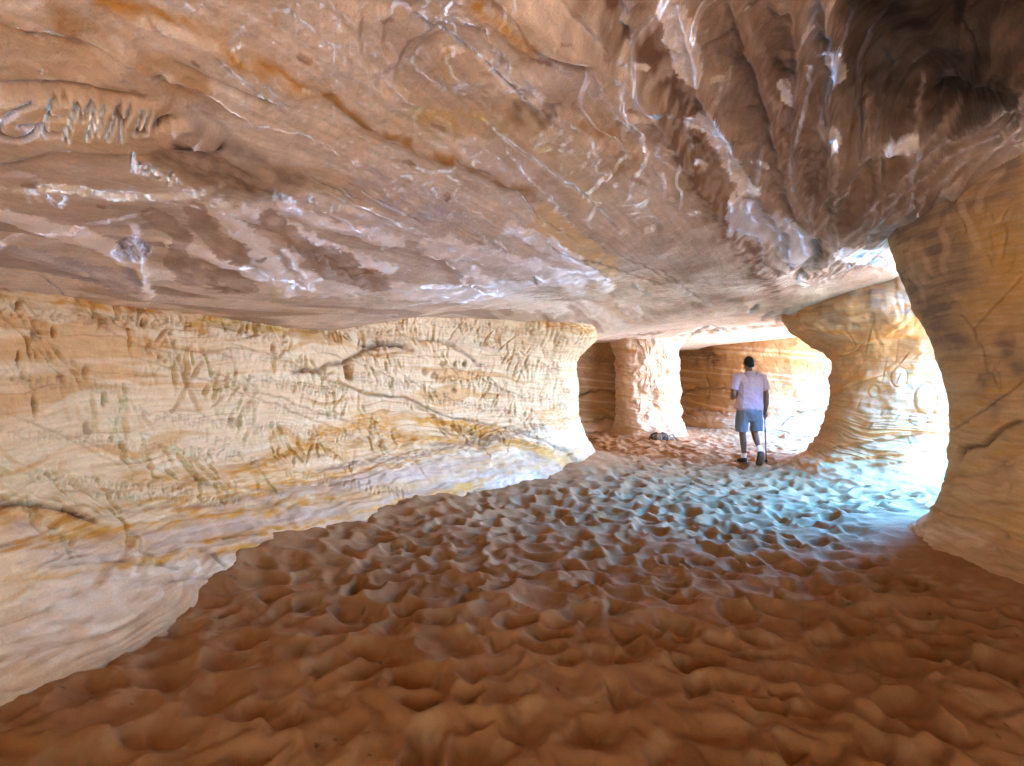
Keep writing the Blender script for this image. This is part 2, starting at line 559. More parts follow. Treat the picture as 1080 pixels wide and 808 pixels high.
def tps_fit(p, v):
    n = len(p)
    dd = np.hypot(p[:, None, 0] - p[None, :, 0], p[:, None, 1] - p[None, :, 1])
    K = np.where(dd > 0, dd ** 2 * np.log(dd + 1e-12), 0) + np.eye(n) * 0.02
    Pm = np.c_[np.ones(n), p]
    A = np.block([[K, Pm], [Pm.T, np.zeros((3, 3))]])
    return np.linalg.solve(A, np.r_[v, 0, 0, 0])


W = tps_fit(cp[:, :2], cp[:, 2])


def ceil_base(x, y):
    out = W[-3] + W[-2] * x + W[-1] * y
    for k in range(len(cp)):
        d2 = (x - cp[k, 0]) ** 2 + (y - cp[k, 1]) ** 2
        out = out + f4(0.5 * W[k]) * d2 * np.log(d2 + f4(1e-9))
    return out.astype(f4)


r = np.r_[0.02, 0.3, 0.6, np.exp(np.arange(math.log(0.9), math.log(23), 0.004))]
X, Y = polar(r, PHI)
ZB = ceil_base(X, Y)
ZB = np.clip(ZB, 1.75, 3.5)
PX, PY = to_px(np.stack([X, Y, ZB], -1))
PXs, PYs = np.nan_to_num(PX, nan=-9999), np.nan_to_num(PY, nan=-9999)
D = np.zeros(X.shape, f4)          # positive = hangs further down

dL = Field(-6, 12, -6, 21, 0.12)
dL.A = path_dist(LEFT_PATH, dL.X, dL.Y).astype(f4)
dl = dL.at(X, Y)

fanx, fany = X - 4.25, Y - 7.95
th = np.degrees(np.arctan2(fany, fanx))
fr = np.hypot(fanx, fany)
fan = ss(-130, -124, th) * (1 - ss(-97, -88, th)) * ss(0.3, 1.5, fr) * (1 - ss(7.5, 9, fr))
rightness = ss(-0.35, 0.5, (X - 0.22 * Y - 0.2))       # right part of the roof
leftness = 1 - rightness

# broad undulation and long sweeping beds that run with the wall
u = 0.86 * X - 0.5 * Y
v = 0.5 * X + 0.86 * Y
uf, vf = u, v
w1 = fb(u * 1.0, v * 0.35, 61, 3)
w2 = fb(u * 0.9, v * 0.45, 67, 3)
wi = fb(X * 0.9, Y * 0.9, 69, 3)
D += 0.035 * fb(X * 0.9 + 0.3 * wi, Y * 0.9, 40, 2)


def facets(x, y, seed, amp, tilt):
    """broken faces: every cell of a jittered pattern is a tilted flat"""
    xi, yi = np.floor(x).astype(np.int32), np.floor(y).astype(np.int32)
    best = np.full(x.shape, 9.0, f4)
    out = np.zeros(x.shape, f4)
    for i in (-1, 0, 1):
        for j in (-1, 0, 1):
            h = PERM[PERM[(xi + i + seed * 7) & 255] + ((yi + j + seed * 3) & 255)]
            a = ANG[h].astype(f4)
            ra, rb, rc = (h * 37 % 251 / 251.0).astype(f4), (h * 91 % 241 / 241.0).astype(f4), (h * 53 % 239 / 239.0).astype(f4)
            dx, dy = x - (xi + i + ra).astype(f4), y - (yi + j + rb).astype(f4)
            d2 = dx * dx + dy * dy
            m = d2 < best
            best = np.where(m, d2, best)
            out = np.where(m, amp * (rc - 0.5) + tilt * (np.cos(a) * dx + np.sin(a) * dy), out)
    return out


edge = 0.05 * n2(X * 9, Y * 9, 72) + 0.03 * n2(X * 26, Y * 26, 74)
t1 = u * 1.7 + 0.8 * w1 + 0.12 * n2(X * 2.2, Y * 2.2, 71) + edge
m1 = ss(-0.25, 0.3, n2(u * 0.7, v * 0.5, 73) + 0.2) * leftness
D += 0.032 * terrace(t1, 18) * m1
t2 = u * 4.3 + v * 0.5 + 1.0 * w2 + 1.6 * edge
m2 = ss(-0.1, 0.3, n2(u * 1.1, v * 0.6, 75)) * (0.5 + 0.5 * leftness)
D += 0.012 * terrace(t2, 16) * m2
t3 = v * 1.1 - u * 0.9 + 0.9 * wi + 1.2 * edge
m3 = ss(0.1, 0.4, n2(X * 0.6, Y * 0.6, 77)) * leftness
D += 0.022 * terrace(t3, 18) * m3
t4 = u * 14 + 3.0 * w2 + 0.5 * n2(X * 5, Y * 5, 78)
m4 = ss(-0.1, 0.3, n2(u * 1.3, v * 0.8, 79))
D += 0.0035 * terrace(t4, 8) * m4
# grain, shallow flakes
D += 0.0045 * fb(X * 7, Y * 7, 80, 3) + 0.0022 * fb(X * 42, Y * 42, 111, 2, 0.7)
D += facets(uf * 9 + 2 * w1 + 4 * edge, vf * 4.5 + 4 * edge, 3, 0.004, 0.006) * (0.25 + 0.75 * ss(0.0, 0.3, n2(X * 1.2, Y * 1.2, 112)))
# fluted fan that gathers at the head of the middle pillar
thw = th + 1.6 * n2(fr * 1.3, th * 0.15, 81) + 0.5 * n2(fr * 4, th * 0.5, 82)
fl1 = 1 - np.abs(n2(thw * 0.30, fr * 0.22, 83)) * 2.2
fl2 = 1 - np.abs(n2(thw * 0.75, fr * 0.5, 84)) * 2.0
D += fan * (0.05 * (fl1 - 0.5) + 0.02 * (fl2 - 0.5)) * ss(0.2, 4.5, fr)
tf = thw * 0.33 + 0.9 * n2(X * 1.5, Y * 1.5, 85)
D += fan * 0.03 * terrace(tf, 14)
tb = fr * 2.6 + 1.5 * w1
D += fan * 0.02 * terrace(tb, 7) * ss(0, 0.4, n2(X * 2, Y * 2, 86))

# colours
C = np.empty(X.shape + (3,), f4)
C[:] = TAN
bedc = n2(u * 3.0 + 1.2 * w1, v * 0.5 + 0.8 * w2, 90)
C = mixc(C, (0.70, 0.57, 0.43), ss(-0.1, 0.5, bedc) * 0.8)
C = mixc(C, (0.47, 0.36, 0.27), ss(0.1, 0.4, -bedc) * 0.6)
C = mixc(C, (0.56, 0.36, 0.17), ss(0.12, 0.5, n2(u * 2.2 + 1.5 * w2, v * 0.4, 91)) * 0.5 * leftness)
frac1 = t1 - np.floor(t1)
frac3 = t3 - np.floor(t3)
rag = 0.25 * n2(X * 9, Y * 9, 115) + 0.15 * n2(X * 25, Y * 25, 116)
for frx, mx in ((frac1, m1), (frac3, m3)):
    strip = ss(0.46, 0.50, frx) * (1 - ss(0.60, 0.66, frx + rag))
    C = mixc(C, (0.74, 0.63, 0.51), strip * mx * ss(-0.1, 0.25, n2(X * 1.9, Y * 1.9, 117)) * 0.7)
lin = n2(uf * 38 + 2.5 * w1, vf * 2.2 + w2, 118) + 0.6 * n2(uf * 90 + 3 * w2, vf * 5, 119)
C = C * (1 + 0.16 * lin[..., None] + 0.10 * n2(X * 30, Y * 30, 120)[..., None])
low = (1 - ss(0.7, 2.0, dl)) * leftness
C = mixc(C, (0.70, 0.58, 0.46), low * (0.15 + 0.5 * ss(-0.1, 0.3, n2(u * 5 + w1, v * 0.8, 92))))
C = mixc(C, (0.42, 0.30, 0.22), low * 0.8 * ss(0.12, 0.3, n2(u * 4 + 1.2 * w2, v * 0.9, 93)))
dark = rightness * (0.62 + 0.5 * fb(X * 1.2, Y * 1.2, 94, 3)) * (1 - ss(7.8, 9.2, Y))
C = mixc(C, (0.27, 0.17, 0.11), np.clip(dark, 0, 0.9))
C = mixc(C, SOOT_SHADE, fan * ss(-104, -98, th + 6 * n2(X, Y, 95) - 3 * ss(3, 5, fr)) * 0.75 * (1 - ss(5.5, 7, Y)))
C = mixc(C, (0.46, 0.33, 0.23), fan * ss(0.55, 0.95, fl2) * 0.55)
pp = ss(0.28, 0.42, n2(thw * 0.5, fr * 1.1, 96)) * fan * (1 - ss(-106, -102, th))
C = mixc(C, (0.62, 0.50, 0.39), pp * 0.7)
farw = ss(8.6, 9.6, Y + 0.3 * w1)
C = mixc(C, (0.70, 0.58, 0.44), farw * (0.8 + 0.4 * n2(X * 2, Y * 5, 97)))  # light bounced onto the far roof, painted in as a paler tone

calm = ss(-60, -5, PXs) * (1 - ss(165, 185, PXs)) * ss(92, 102, PYs) * (1 - ss(158, 172, PYs))
D *= (1 - 0.85 * calm) * (1 - 0.45 * (1 - ss(0.9, 2.2, dl)))
P0 = np.stack([X, Y, ZB], -1)
DOWN = np.zeros_like(P0)
DOWN[..., 2] = -1
rel = Relief(P0, D, C, 0.55)
rel.refresh(DOWN)
D, C = rel.D, rel.C
rel.paint([(1100, 30), (1020, 30), (960, 50), (925, 20)], 60, (0.055, 0.036, 0.027), 0.97, 0.25, 0.05)  # darkness of the hollow painted in, shade together with soot
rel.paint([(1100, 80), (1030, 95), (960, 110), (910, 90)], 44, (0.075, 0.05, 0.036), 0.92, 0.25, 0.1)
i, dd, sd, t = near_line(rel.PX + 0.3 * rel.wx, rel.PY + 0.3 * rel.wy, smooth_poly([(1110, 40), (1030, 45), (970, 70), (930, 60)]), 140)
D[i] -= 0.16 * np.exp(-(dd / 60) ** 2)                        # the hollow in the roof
rel.paint([(780, 20), (820, 90), (850, 170), (880, 220), (940, 190)], 50, (0.19, 0.12, 0.08), 0.8, 1.2, 0.2)
# --- long traced features of the roof (photograph pixels)
DKT = (0.17, 0.09, 0.045)
rel.step([(-30, 100), (60, 97), (130, 101), (178, 97)], 2.5, 0.06, 60, 0.6)
rel.groove([(-20, 94), (60, 93), (130, 97), (160, 96)], 5, 0.03, 0.5, tint=(0.30, 0.17, 0.09), tw=0.8)
rel.step([(175, 153), (110, 152), (60, 150), (30, 158), (-20, 172)], 2.0, 0.035, 40, 0.4, tint=DKT, tw=0.4)
rel.step([(165, 155), (200, 160), (260, 178), (330, 205), (400, 226), (470, 240)], 2.5, 0.04, 45, 0.6)
rel.step([(0, 197), (60, 196), (130, 203), (190, 200), (250, 180)], 2.0, 0.03, 30, 0.8, tint=PALE, tw=0.8)
rel.step([(110, 30), (160, 72), (210, 125), (245, 160), (310, 195)], 4, 0.05, 70, 0.8)
rel.step([(325, 208), (250, 168), (215, 130)], 4, 0.03, 40, 0.8)
rel.paint([(225, 140), (260, 170), (310, 192)], 16, (0.22, 0.14, 0.10), 0.55)
rel.paint([(170, 160), (220, 165), (262, 185)], 13, (0.17, 0.11, 0.08), 0.65, 1.2, 0.15, 22)
rel.paint([(200, 172), (240, 192)], 10, (0.16, 0.09, 0.06), 0.45, 1.2, 0.15, 22)
rel.groove([(180, 62), (235, 88), (300, 110)], 2.5, 0.03, 0.5, tint=DKT, tw=0.6)
rel.step([(115, 5), (180, 30), (250, 58), (300, 86), (350, 100)], 4, 0.035, 55, 0.6)
rel.paint([(110, 0), (200, 25), (270, 65), (345, 100)], 9, IRON, 0.65)
rel.paint([(60, 20), (130, 60), (210, 90)], 22, (0.50, 0.31, 0.16), 0.7)
rel.paint([(0, 60), (90, 75), (160, 90)], 20, (0.55, 0.40, 0.28), 0.5)
rel.ridge([(345, 95), (395, 130), (445, 158), (490, 168), (535, 188), (570, 206)], 6, 0.03, 0.6)
rel.paint([(345, 98), (395, 130), (445, 158), (490, 170), (535, 188), (570, 206)], 6, (0.40, 0.22, 0.09), 0.9)
rel.step([(420, -5), (470, 30), (515, 62), (560, 100), (600, 130)], 4.0, 0.010, 40, 0.5)
rel.groove([(430, 2), (470, 30), (530, 75), (565, 107), (600, 138)], 1.1, 0.008, 0.3, tint=(0.12, 0.07, 0.045), tw=0.9)
rel.groove([(500, 112), (545, 150), (585, 180), (620, 205), (660, 247)], 1.0, 0.008, 0.3, tint=(0.12, 0.07, 0.045), tw=0.9)
rel.step([(500, 112), (545, 150), (585, 180), (620, 205)], 4, 0.008, 40, 0.3)
# scalloped hollows of the upper middle
for a, c in (([(385, 0), (380, 40), (395, 75), (425, 110)], 0.05), ([(470, 15), (430, 40), (418, 75), (440, 115)], 0.05), ([(478, 22), (440, 45), (428, 78), (448, 112)], 0.03),
             ([(412, 5), (405, 45), (418, 60)], 0.04), ([(495, 45), (498, 70), (505, 100)], 0.03), ([(360, 20), (368, 60), (390, 100), (440, 140)], 0.03),
             ([(375, 140), (382, 175), (415, 200), (420, 222)], 0.035), ([(425, 180), (418, 205), (440, 225)], 0.025), ([(285, 0), (300, 40), (330, 60), (352, 95)], 0.03),
             ([(460, 180), (475, 205), (520, 230), (530, 245)], 0.03)):
    rel.step(a, 3.5, c * 0.8, 30, 0.6, tint=(0.60, 0.40, 0.22), tw=0.25)
rel.paint([(500, 8), (510, 20), (540, 32), (560, 50)], 8, IRON, 0.7)
rel.paint([(470, 55), (478, 80)], 7, (0.62, 0.42, 0.16), 0.6)
rel.paint([(435, 120), (510, 125), (560, 120)], 16, (0.58, 0.40, 0.20), 0.7)
rel.paint([(575, 150), (600, 180), (625, 210)], 22, (0.62, 0.46, 0.27), 0.55)
rel.paint([(575, 228), (600, 250), (640, 280)], 15, (0.72, 0.50, 0.27), 0.9, 0.8, 0.3, crisp=True)
rel.paint([(620, 120), (660, 150), (650, 165)], 20, (0.40, 0.22, 0.09), 0.5)
rel.paint([(550, 105), (560, 120), (600, 95)], 14, (0.26, 0.17, 0.12), 0.6)
rel.paint([(380, 195), (430, 215), (480, 225)], 18, (0.55, 0.47, 0.42), 0.6)
rel.paint([(520, 165), (550, 175), (590, 195)], 16, (0.66, 0.56, 0.46), 0.6)
# pale fractured strips of the lower left roof
for a, w, h in (([(230, 212), (250, 240), (270, 262), (300, 300)], 12, 0.03), ([(255, 215), (300, 235), (350, 262), (410, 282)], 9, 0.035), ([(300, 215), (350, 232), (420, 250)], 8, 0.03),
                ([(180, 255), (230, 270), (300, 300), (370, 308)], 6, 0.03), ([(150, 285), (220, 295), (300, 305)], 6, 0.02), ([(140, 240), (148, 275), (155, 308)], 6, 0.03),
                ([(300, 262), (315, 280), (325, 300)], 5, 0.025), ([(0, 225), (60, 240), (110, 255), (135, 275)], 10, 0.02), ([(0, 262), (80, 282), (150, 300)], 6, 0.015),
                ([(330, 292), (420, 305), (500, 312), (590, 322)], 9, 0.02), ([(450, 255), (500, 265), (560, 280), (610, 300)], 10, 0.025), ([(540, 240), (590, 262), (640, 300)], 8, 0.02),
                ([(500, 285), (520, 300), (575, 292)], 6, 0.02)):
    rel.ridge(a, w * 0.8, h, 1.2, taper=False)
    rel.paint(a, w * 1.0, (0.84, 0.73, 0.60), 1.0, 1.2, 0.15, crisp=True)
    off = np.array(a, float) + (2, w)
    rel.step([tuple(p) for p in off[::-1]], 1.6, 0.018, 16, 0.8)
for a in ([(205, 215), (225, 250), (255, 265)], [(285, 225), (320, 255), (370, 275)], [(160, 225), (190, 245), (185, 275)], [(330, 275), (400, 295)], [(190, 285), (260, 300)]):
    rel.paint(a, 11, (0.40, 0.28, 0.20), 0.8, 1.2, 0.2, crisp=True)
rel.paint([(0, 270), (60, 280), (140, 296)], 12, (0.45, 0.38, 0.34), 0.8, 1.0, 0.2, crisp=True)
# broken blocks above the end of the wall
for a in ([(520, 300), (532, 285), (525, 310)], [(560, 300), (580, 285), (600, 300), (605, 320)], [(610, 310), (630, 290), (650, 300)], [(640, 325), (655, 300), (680, 305)],
          [(670, 320), (690, 300), (720, 310)], [(590, 330), (620, 318), (660, 335)], [(700, 330), (730, 312), (760, 325)], [(480, 268), (495, 290), (515, 300)], [(640, 315), (665, 325)]):
    rel.step(a, 3.0, 0.02, 18, 0.7, tint=(0.66, 0.52, 0.40), tw=0.25)
# long dark dike and the fan of ribs
rel.step([(565, -20), (610, 30), (660, 75), (700, 120), (745, 185), (775, 240), (815, 305)], 5, 0.10, 120, 0.8)
rel.ridge([(600, -10), (650, 55), (700, 118), (750, 195), (790, 260), (820, 300)], 10, 0.05, 1.2, taper=False)
rel.paint([(640, 0), (700, 70), (750, 140)], 34, (0.22, 0.13, 0.085), 0.75)
rel.paint([(705, 125), (745, 190), (785, 250), (812, 300)], 14, (0.24, 0.14, 0.09), 0.85)
rel.paint([(560, -5), (610, 38), (660, 82), (690, 118)], 6, (0.55, 0.42, 0.33), 0.6)
RIBS = [([(715, 0), (735, 50), (745, 95), (790, 165), (840, 255)], 9, 0.11), ([(775, 0), (800, 60), (815, 110), (835, 190), (855, 240)], 8, 0.12), ([(835, -5), (845, 60), (838, 120), (842, 180), (862, 235)], 7, 0.12),
        ([(870, -5), (882, 70), (875, 130), (878, 170), (862, 215), (858, 245)], 8, 0.14), ([(912, 105), (915, 140), (900, 175), (878, 215)], 5, 0.08), ([(975, 95), (960, 135), (930, 150), (900, 170), (880, 205)], 5, 0.08),
        ([(1006, 105), (985, 130), (960, 150), (920, 160)], 6, 0.10), ([(1090, 100), (1020, 130), (965, 160), (915, 215), (880, 250)], 11, 0.14), ([(1090, 122), (1020, 150), (965, 185), (920, 235), (890, 262)], 8, 0.09),
        ([(1090, 140), (1030, 165), (975, 200), (930, 245)], 6, 0.07)]
for a, w, h in RIBS:
    rel.step(a, 3.0, h * 0.9, 30, 0.9)
    rel.ridge(a, w, h * 0.45, 0.9, taper=False)
    rel.paint(np.array(a, float) + (w * 0.6, 0), w * 0.5, (0.50, 0.37, 0.28), 0.5, 2.5, 0.5)
for a, w in (([(708, 10), (722, 45), (725, 60)], 16), ([(745, 118), (765, 150), (785, 190)], 10), ([(730, 125), (755, 128)], 7), ([(828, 80), (830, 95)], 6), ([(778, 185), (795, 188)], 6),
             ([(775, 207), (782, 209)], 7), ([(940, 148), (962, 140)], 6), ([(875, 60), (888, 90)], 7), ([(880, 135), (882, 150)], 5)):
    rel.paint(a, w, (0.80, 0.69, 0.56), 0.9, 1.0, 0.2, crisp=True)
rc = random.Random(12)
for k in range(46):
    x0, y0 = rc.uniform(0, 760), rc.uniform(0, 300)
    if x0 < 190 and 90 < y0 < 175:
        continue
    an = R(rc.gauss(32, 14))
    ln_ = rc.uniform(25, 110)
    pts = [(x0 + t * ln_ * math.cos(an) + rc.uniform(-4, 4), y0 + t * ln_ * math.sin(an) + rc.uniform(-3, 3)) for t in (0, 0.3, 0.6, 1)]
    if k % 3:
        rel.step(pts, 2.5, rc.uniform(0.006, 0.012), rc.uniform(15, 40), 0.5)
    else:
        rel.groove(pts, 0.9, 0.004, 0.5, tint=(0.2, 0.12, 0.08), tw=0.7)
for k in range(70):                                           # small fresh chips
    x0, y0 = rc.uniform(0, 860), rc.uniform(0, 320)
    if x0 < 190 and 90 < y0 < 175:
        continue
    an = R(rc.gauss(35, 30))
    ln_ = rc.uniform(3, 12)
    rel.paint([(x0, y0), (x0 + ln_ * math.cos(an), y0 + ln_ * math.sin(an))], rc.uniform(1.5, 3.5), rc.choice([(0.78, 0.67, 0.54), (0.70, 0.57, 0.44), (0.34, 0.22, 0.15)]), 0.75, 1.0, 0.2, crisp=True)
# smooth grey facets, sky light from the opening painted in as paler tone
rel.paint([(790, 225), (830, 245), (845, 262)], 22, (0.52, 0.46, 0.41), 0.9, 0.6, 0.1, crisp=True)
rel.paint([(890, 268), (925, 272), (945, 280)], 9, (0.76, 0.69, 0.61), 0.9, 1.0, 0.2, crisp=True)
rel.groove([(855, 250), (862, 270), (845, 288), (835, 300)], 5, 0.05, 0.4, tint=(0.14, 0.08, 0.05), tw=0.7)
rel.groove([(912, 283), (925, 272), (935, 280), (922, 287)], 1.8, 0.02, 0.2, tint=(0.2, 0.12, 0.08), tw=0.7)
# the two thin bright scratches and initials
for a in ([(650, 211), (660, 213), (675, 210), (682, 206), (678, 213), (666, 215)], [(660, 222), (678, 220), (686, 216)], [(672, 233), (671, 227), (680, 224), (693, 225)]):
    rel.groove(a, 0.8, 0.006, 0.1, tint=PALE, tw=0.9)
# carved names
rel.refresh(DOWN)
Z1 = lambda pts: [(x / 5.98, 90 + y / 5.98) for x, y in pts]
GEM = [[(215, 135), (130, 160), (40, 215), (5, 270), (5, 315), (60, 345), (130, 347), (190, 325), (250, 270)], [(135, 270), (262, 262)],
       [(325, 125), (300, 220), (280, 312)], [(325, 122), (445, 103)], [(305, 215), (400, 215)], [(280, 320), (375, 318)],
       [(490, 140), (465, 190), (420, 355)], [(490, 140), (525, 225), (570, 145)], [(570, 145), (600, 180), (555, 345)],
       [(670, 130), (645, 220), (610, 325)], [(765, 140), (720, 240), (675, 350)], [(752, 180), (768, 270), (765, 355)], [(835, 150), (780, 260)],
       [(905, 185), (860, 310)], [(950, 180), (905, 310)], [(860, 315), (915, 310)]]
for s in GEM:
    rel.groove(Z1(s), 1.9, 0.023, 0.12, taper=False, rim=0.0, tint=(0.20, 0.11, 0.06), tw=0.6)
    rel.paint(Z1(s), 1.7, (0.22, 0.125, 0.07), 0.75, 0.1, 0.1)
ING = [[(139, 162), (140, 180)], [(146, 182), (146, 173), (154, 185), (156, 174)], [(170, 178), (163, 180), (161, 186), (168, 189), (171, 185), (167, 184)], [(177, 195), (181, 183), (188, 194)], [(179, 190), (186, 190)]]
for s in ING:
    rel.groove(s, 1.5, 0.014, 0.1, taper=False, tint=DKT, tw=0.5)
for s in ([(30, 202), (40, 204)], [(34, 203), (33, 213)], [(50, 206), (57, 215)], [(70, 207), (64, 218), (60, 215)], [(290, 201), (292, 211), (297, 205)], [(300, 205), (302, 212)], [(305, 207), (307, 214), (311, 213)],
          [(324, 208), (325, 216), (332, 214), (325, 208)], [(349, 218), (349, 223)], [(310, 262), (318, 272), (322, 266)], [(330, 268), (336, 278), (343, 270), (348, 284)], [(352, 288), (362, 284), (372, 296), (383, 292)]):
    rel.groove(s, 1.2, 0.010, 0.1, taper=False, tint=DKT, tw=0.45)
# round knob and the scraped round hollow
i = np.flatnonzero(np.hypot((rel.PX - 200) / 38, (rel.PY - 142) / 17) < 1.6)
q = np.hypot((rel.PX[i] + rel.wx[i] * 1.2 - 200) / 38, (rel.PY[i] + rel.wy[i] * 1.2 - 142) / 17)
D[i] += (0.025 + 0.02 * facets(rel.P[i, 0] * 9, rel.P[i, 1] * 9, 6, 1.0, 1.0)) * (1 - ss(0.6, 1.05, q))
C[i] = mixc(C[i], (0.52, 0.38, 0.28), 0.6 * (1 - ss(0.7, 1.0, q)))
rel.groove([(163, 138), (170, 128), (182, 125)], 3, 0.04, 0.3, tint=(0.12, 0.06, 0.035), tw=0.8)
rel.paint([(185, 150), (215, 158), (232, 152)], 5, SOOT_SHADE, 0.7, 1.6, 0.8, 14)
q = np.hypot((rel.PX - 139) / 21, (rel.PY - 264) / 14)
i = np.flatnonzero(q < 1.5)
q = q[i] + 0.05 * rel.wx[i]
D[i] -= 0.016 * (1 - ss(0.75, 1.05, q))
st = np.sin(rel.PX[i] * 1.9 + rel.PY[i] * 0.7 + rel.wx[i]) > 0.2
C[i] = mixc(C[i], (0.20, 0.12, 0.08), (1 - ss(0.85, 1.0, q)) * (0.5 + 0.45 * st))
D[i] -= 0.012 * st * (1 - ss(0.8, 1.0, q))
for a in ([(700, 365), (725, 352), (760, 350)], [(720, 360), (745, 345), (770, 352)], [(740, 350), (790, 345), (850, 342)], [(650, 356), (700, 350)]):
    rel.groove(a, 1.2, 0.04, 0.5, tint=(0.30, 0.2, 0.12), tw=0.6)
for a in ([(800, 338), (815, 328)], [(815, 342), (832, 326)], [(790, 330), (800, 322)]):
    rel.groove(a, 2.0, 0.04, 0.5, tint=(0.25, 0.16, 0.10), tw=0.6)

D = D.reshape(X.shape)
C = C.reshape(X.shape + (3,))
# roof lip, notched to let sky light in, and the cliff over it
lip_gap = 0.70 * Y + 0.15
lip = 6.5 - (6.5 - lip_gap) * ss(4.9, 5.3, Y) * (1 - ss(6.5, 7.2, Y)) + 0.3 * ss(7.9, 8.5, Y) + 1.5 * ss(9.6, 10.6, Y) + 3.5 * ss(12.8, 14.0, Y) + 0.12 * n2(Y * 0.6, X * 0 + 3, 98) + 0.06 * n2(Y * 2.5, X * 0, 99)
over = np.maximum(X - lip, 0)
Zc = ZB - D * (1 - ss(-0.3, 0.3, X - lip)) + 0.15 * ss(-0.5, 0, X - lip) + 5.0 * over
Xc = np.where(over > 0, lip + 0.3 * (1 - np.exp(-over * 3)), X)
P = np.stack([Xc, Y, Zc], -1)
keep = (X < lip + 1.7) & (X > -6) & (Y < 20.9) & (Y > -4.35 + 0.3 * n2(X * 0.8, Y * 0, 3))  # roof ends behind the camera, an added opening that lets sun in
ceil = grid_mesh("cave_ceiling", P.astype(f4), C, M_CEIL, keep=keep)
tag(ceil, kind="structure")
del rel


# ------------------------------------------------------------------ rock walls and pillars
def build_wall(name, path, off_fn, relief_fn, ztop, closed=False, side=1, zbot=-0.35, dz=0.006, res=0.0022, seed=0, marks=0, mamp=0.8, bulge=0.05, strata=1.0, pale=0.3, base=CREAM):
    sp = spline(path, closed)
    seg = np.hypot(*np.diff(sp, axis=0).T)
    L = np.r_[0, np.cumsum(seg)]
    s_list, s = [], 0.0
    while s < L[-1]:
        s_list.append(s)
        k = min(np.searchsorted(L, s), len(sp) - 1)
        p = sp[k]
        dist = math.hypot(p[0], p[1])
        vis = p[1] > 1.5 and abs(p[0]) < p[1] * 1.1 + 0.5
        s += np.clip(res * dist, 0.005, 0.03) if vis else 0.06
    if not closed:
        s_list.append(L[-1])
    S = np.array(s_list)
    px = np.interp(S, L, sp[:, 0])
    py = np.interp(S, L, sp[:, 1])
    e = 0.12
    per = L[-1]
    ev = lambda t: (np.interp(t % per if closed else np.clip(t, 0, per), L, sp[:, 0]), np.interp(t % per if closed else np.clip(t, 0, per), L, sp[:, 1]))
    a, b = ev(S + e), ev(S - e)
    tx, ty = a[0] - b[0], a[1] - b[1]
    n = np.hypot(tx, ty)
    nx, ny = side * ty / n, -side * tx / n
    z = np.arange(zbot, ztop, dz)
    SS, ZZ = np.meshgrid(S, z, indexing='ij')
    off = off_fn(SS, ZZ, px[:, None], py[:, None])
    if isinstance(off, tuple):
        off, ZZ = off
    B = np.stack([px[:, None] + nx[:, None] * off, py[:, None] + ny[:, None] * off, ZZ], -1).astype(f4)
    Nn = grid_normals(B, closed)
    hor = np.stack([np.repeat(nx[:, None], len(z), 1), np.repeat(ny[:, None], len(z), 1), 0 * ZZ], -1)
    Nn = np.where((np.sum(Nn * hor, -1) < 0)[..., None], -Nn, Nn).astype(f4)
    bx, by = B[..., 0], B[..., 1]
    hh = n3(bx * 0.7, by * 0.7, ZZ * 0.7, seed + 1)
    w = fb3(bx * 0.9, by * 0.9, ZZ * 1.6, seed + 3, 3)
    D = (bulge * hh + 0.7 * bulge * fb3(bx * 2.2, by * 2.2, ZZ * 2.6, seed + 7, 3)).astype(f4)
    # cross bedding: thin resistant beds
    dipx = bx * 0.10 - by * 0.05
    t = ZZ + dipx + 0.10 * w
    b1 = n2(t * 26, bx * 0.5 + by * 0.5, seed + 11)
    b2 = n2(t * 60 + 0.3 * w, bx * 0.8 + by * 0.7, seed + 13)
    lowz = 1 - ss(0.75, 1.15, ZZ + 0.2 * hh)
    D += strata * (0.012 * b1 * (0.35 + lowz) + 0.005 * b2 * (0.4 + lowz))
    D += strata * 0.02 * terrace(t * 5.5 + 0.4 * w, 9) * lowz
    D += 0.006 * fb3(bx * 11, by * 11, ZZ * 11, seed + 17, 2)
    # pecked and scraped tool marks
    if marks:
        rr = np.random.default_rng(seed + 5)
        for k in range(marks):
            s0 = rr.uniform(S[0], S[-1])
            z0 = 0.45 + (ztop - 0.5) * rr.random() ** 0.8
            ln = rr.uniform(0.035, 0.13) if rr.random() < 0.8 else rr.uniform(0.12, 0.3)
            wd = rr.uniform(0.006, 0.014)
            dp = mamp * rr.uniform(0.004, 0.02) * (0.4 + 1.2 * (math.sin(s0 * 5.1 + z0 * 7) > -0.2))
            an = 0.3 * math.sin(s0 * 1.7 + z0) + 0.4 * rr.normal()
            i0, i1 = np.searchsorted(S, s0 - ln - 0.03), np.searchsorted(S, s0 + ln + 0.03)
            j0, j1 = max(0, int((z0 - ln - 0.03 - zbot) / dz)), min(len(z), int((z0 + ln + 0.03 - zbot) / dz))
            if i1 - i0 < 2 or j1 - j0 < 2:
                continue
            us = SS[i0:i1, j0:j1] - s0
            uz = ZZ[i0:i1, j0:j1] - z0
            ca, sa = math.cos(an), math.sin(an)
            al, ac = (uz * ca + us * sa) / ln, (us * ca - uz * sa) / wd
            D[i0:i1, j0:j1] -= (dp * np.exp(-al ** 4 * 2 - ac ** 2) - 0.35 * dp * np.exp(-al ** 4 * 2 - (ac - 1.9) ** 2)).astype(f4)
    # colour
    C = np.empty(ZZ.shape + (3,), f4)
    C[:] = base
    C = mixc(C, tuple(min(0.8, q * 1.06 + 0.02) for q in base), ss(-0.2, 0.5, hh + 0.5 * w) * 0.7)
    C = mixc(C, (base[0] * 0.9, base[1] * 0.8, base[2] * 0.68), ss(0.05, 0.55, b1 + 0.5 * w) * 0.5 * strata)
    bi = n2(t * 7 + 0.7 * w, bx * 0.35 + by * 0.35, seed + 21)
    C = mixc(C, IRON, ss(0.26, 0.52, bi + 0.12 * b1) * 0.6 * strata)
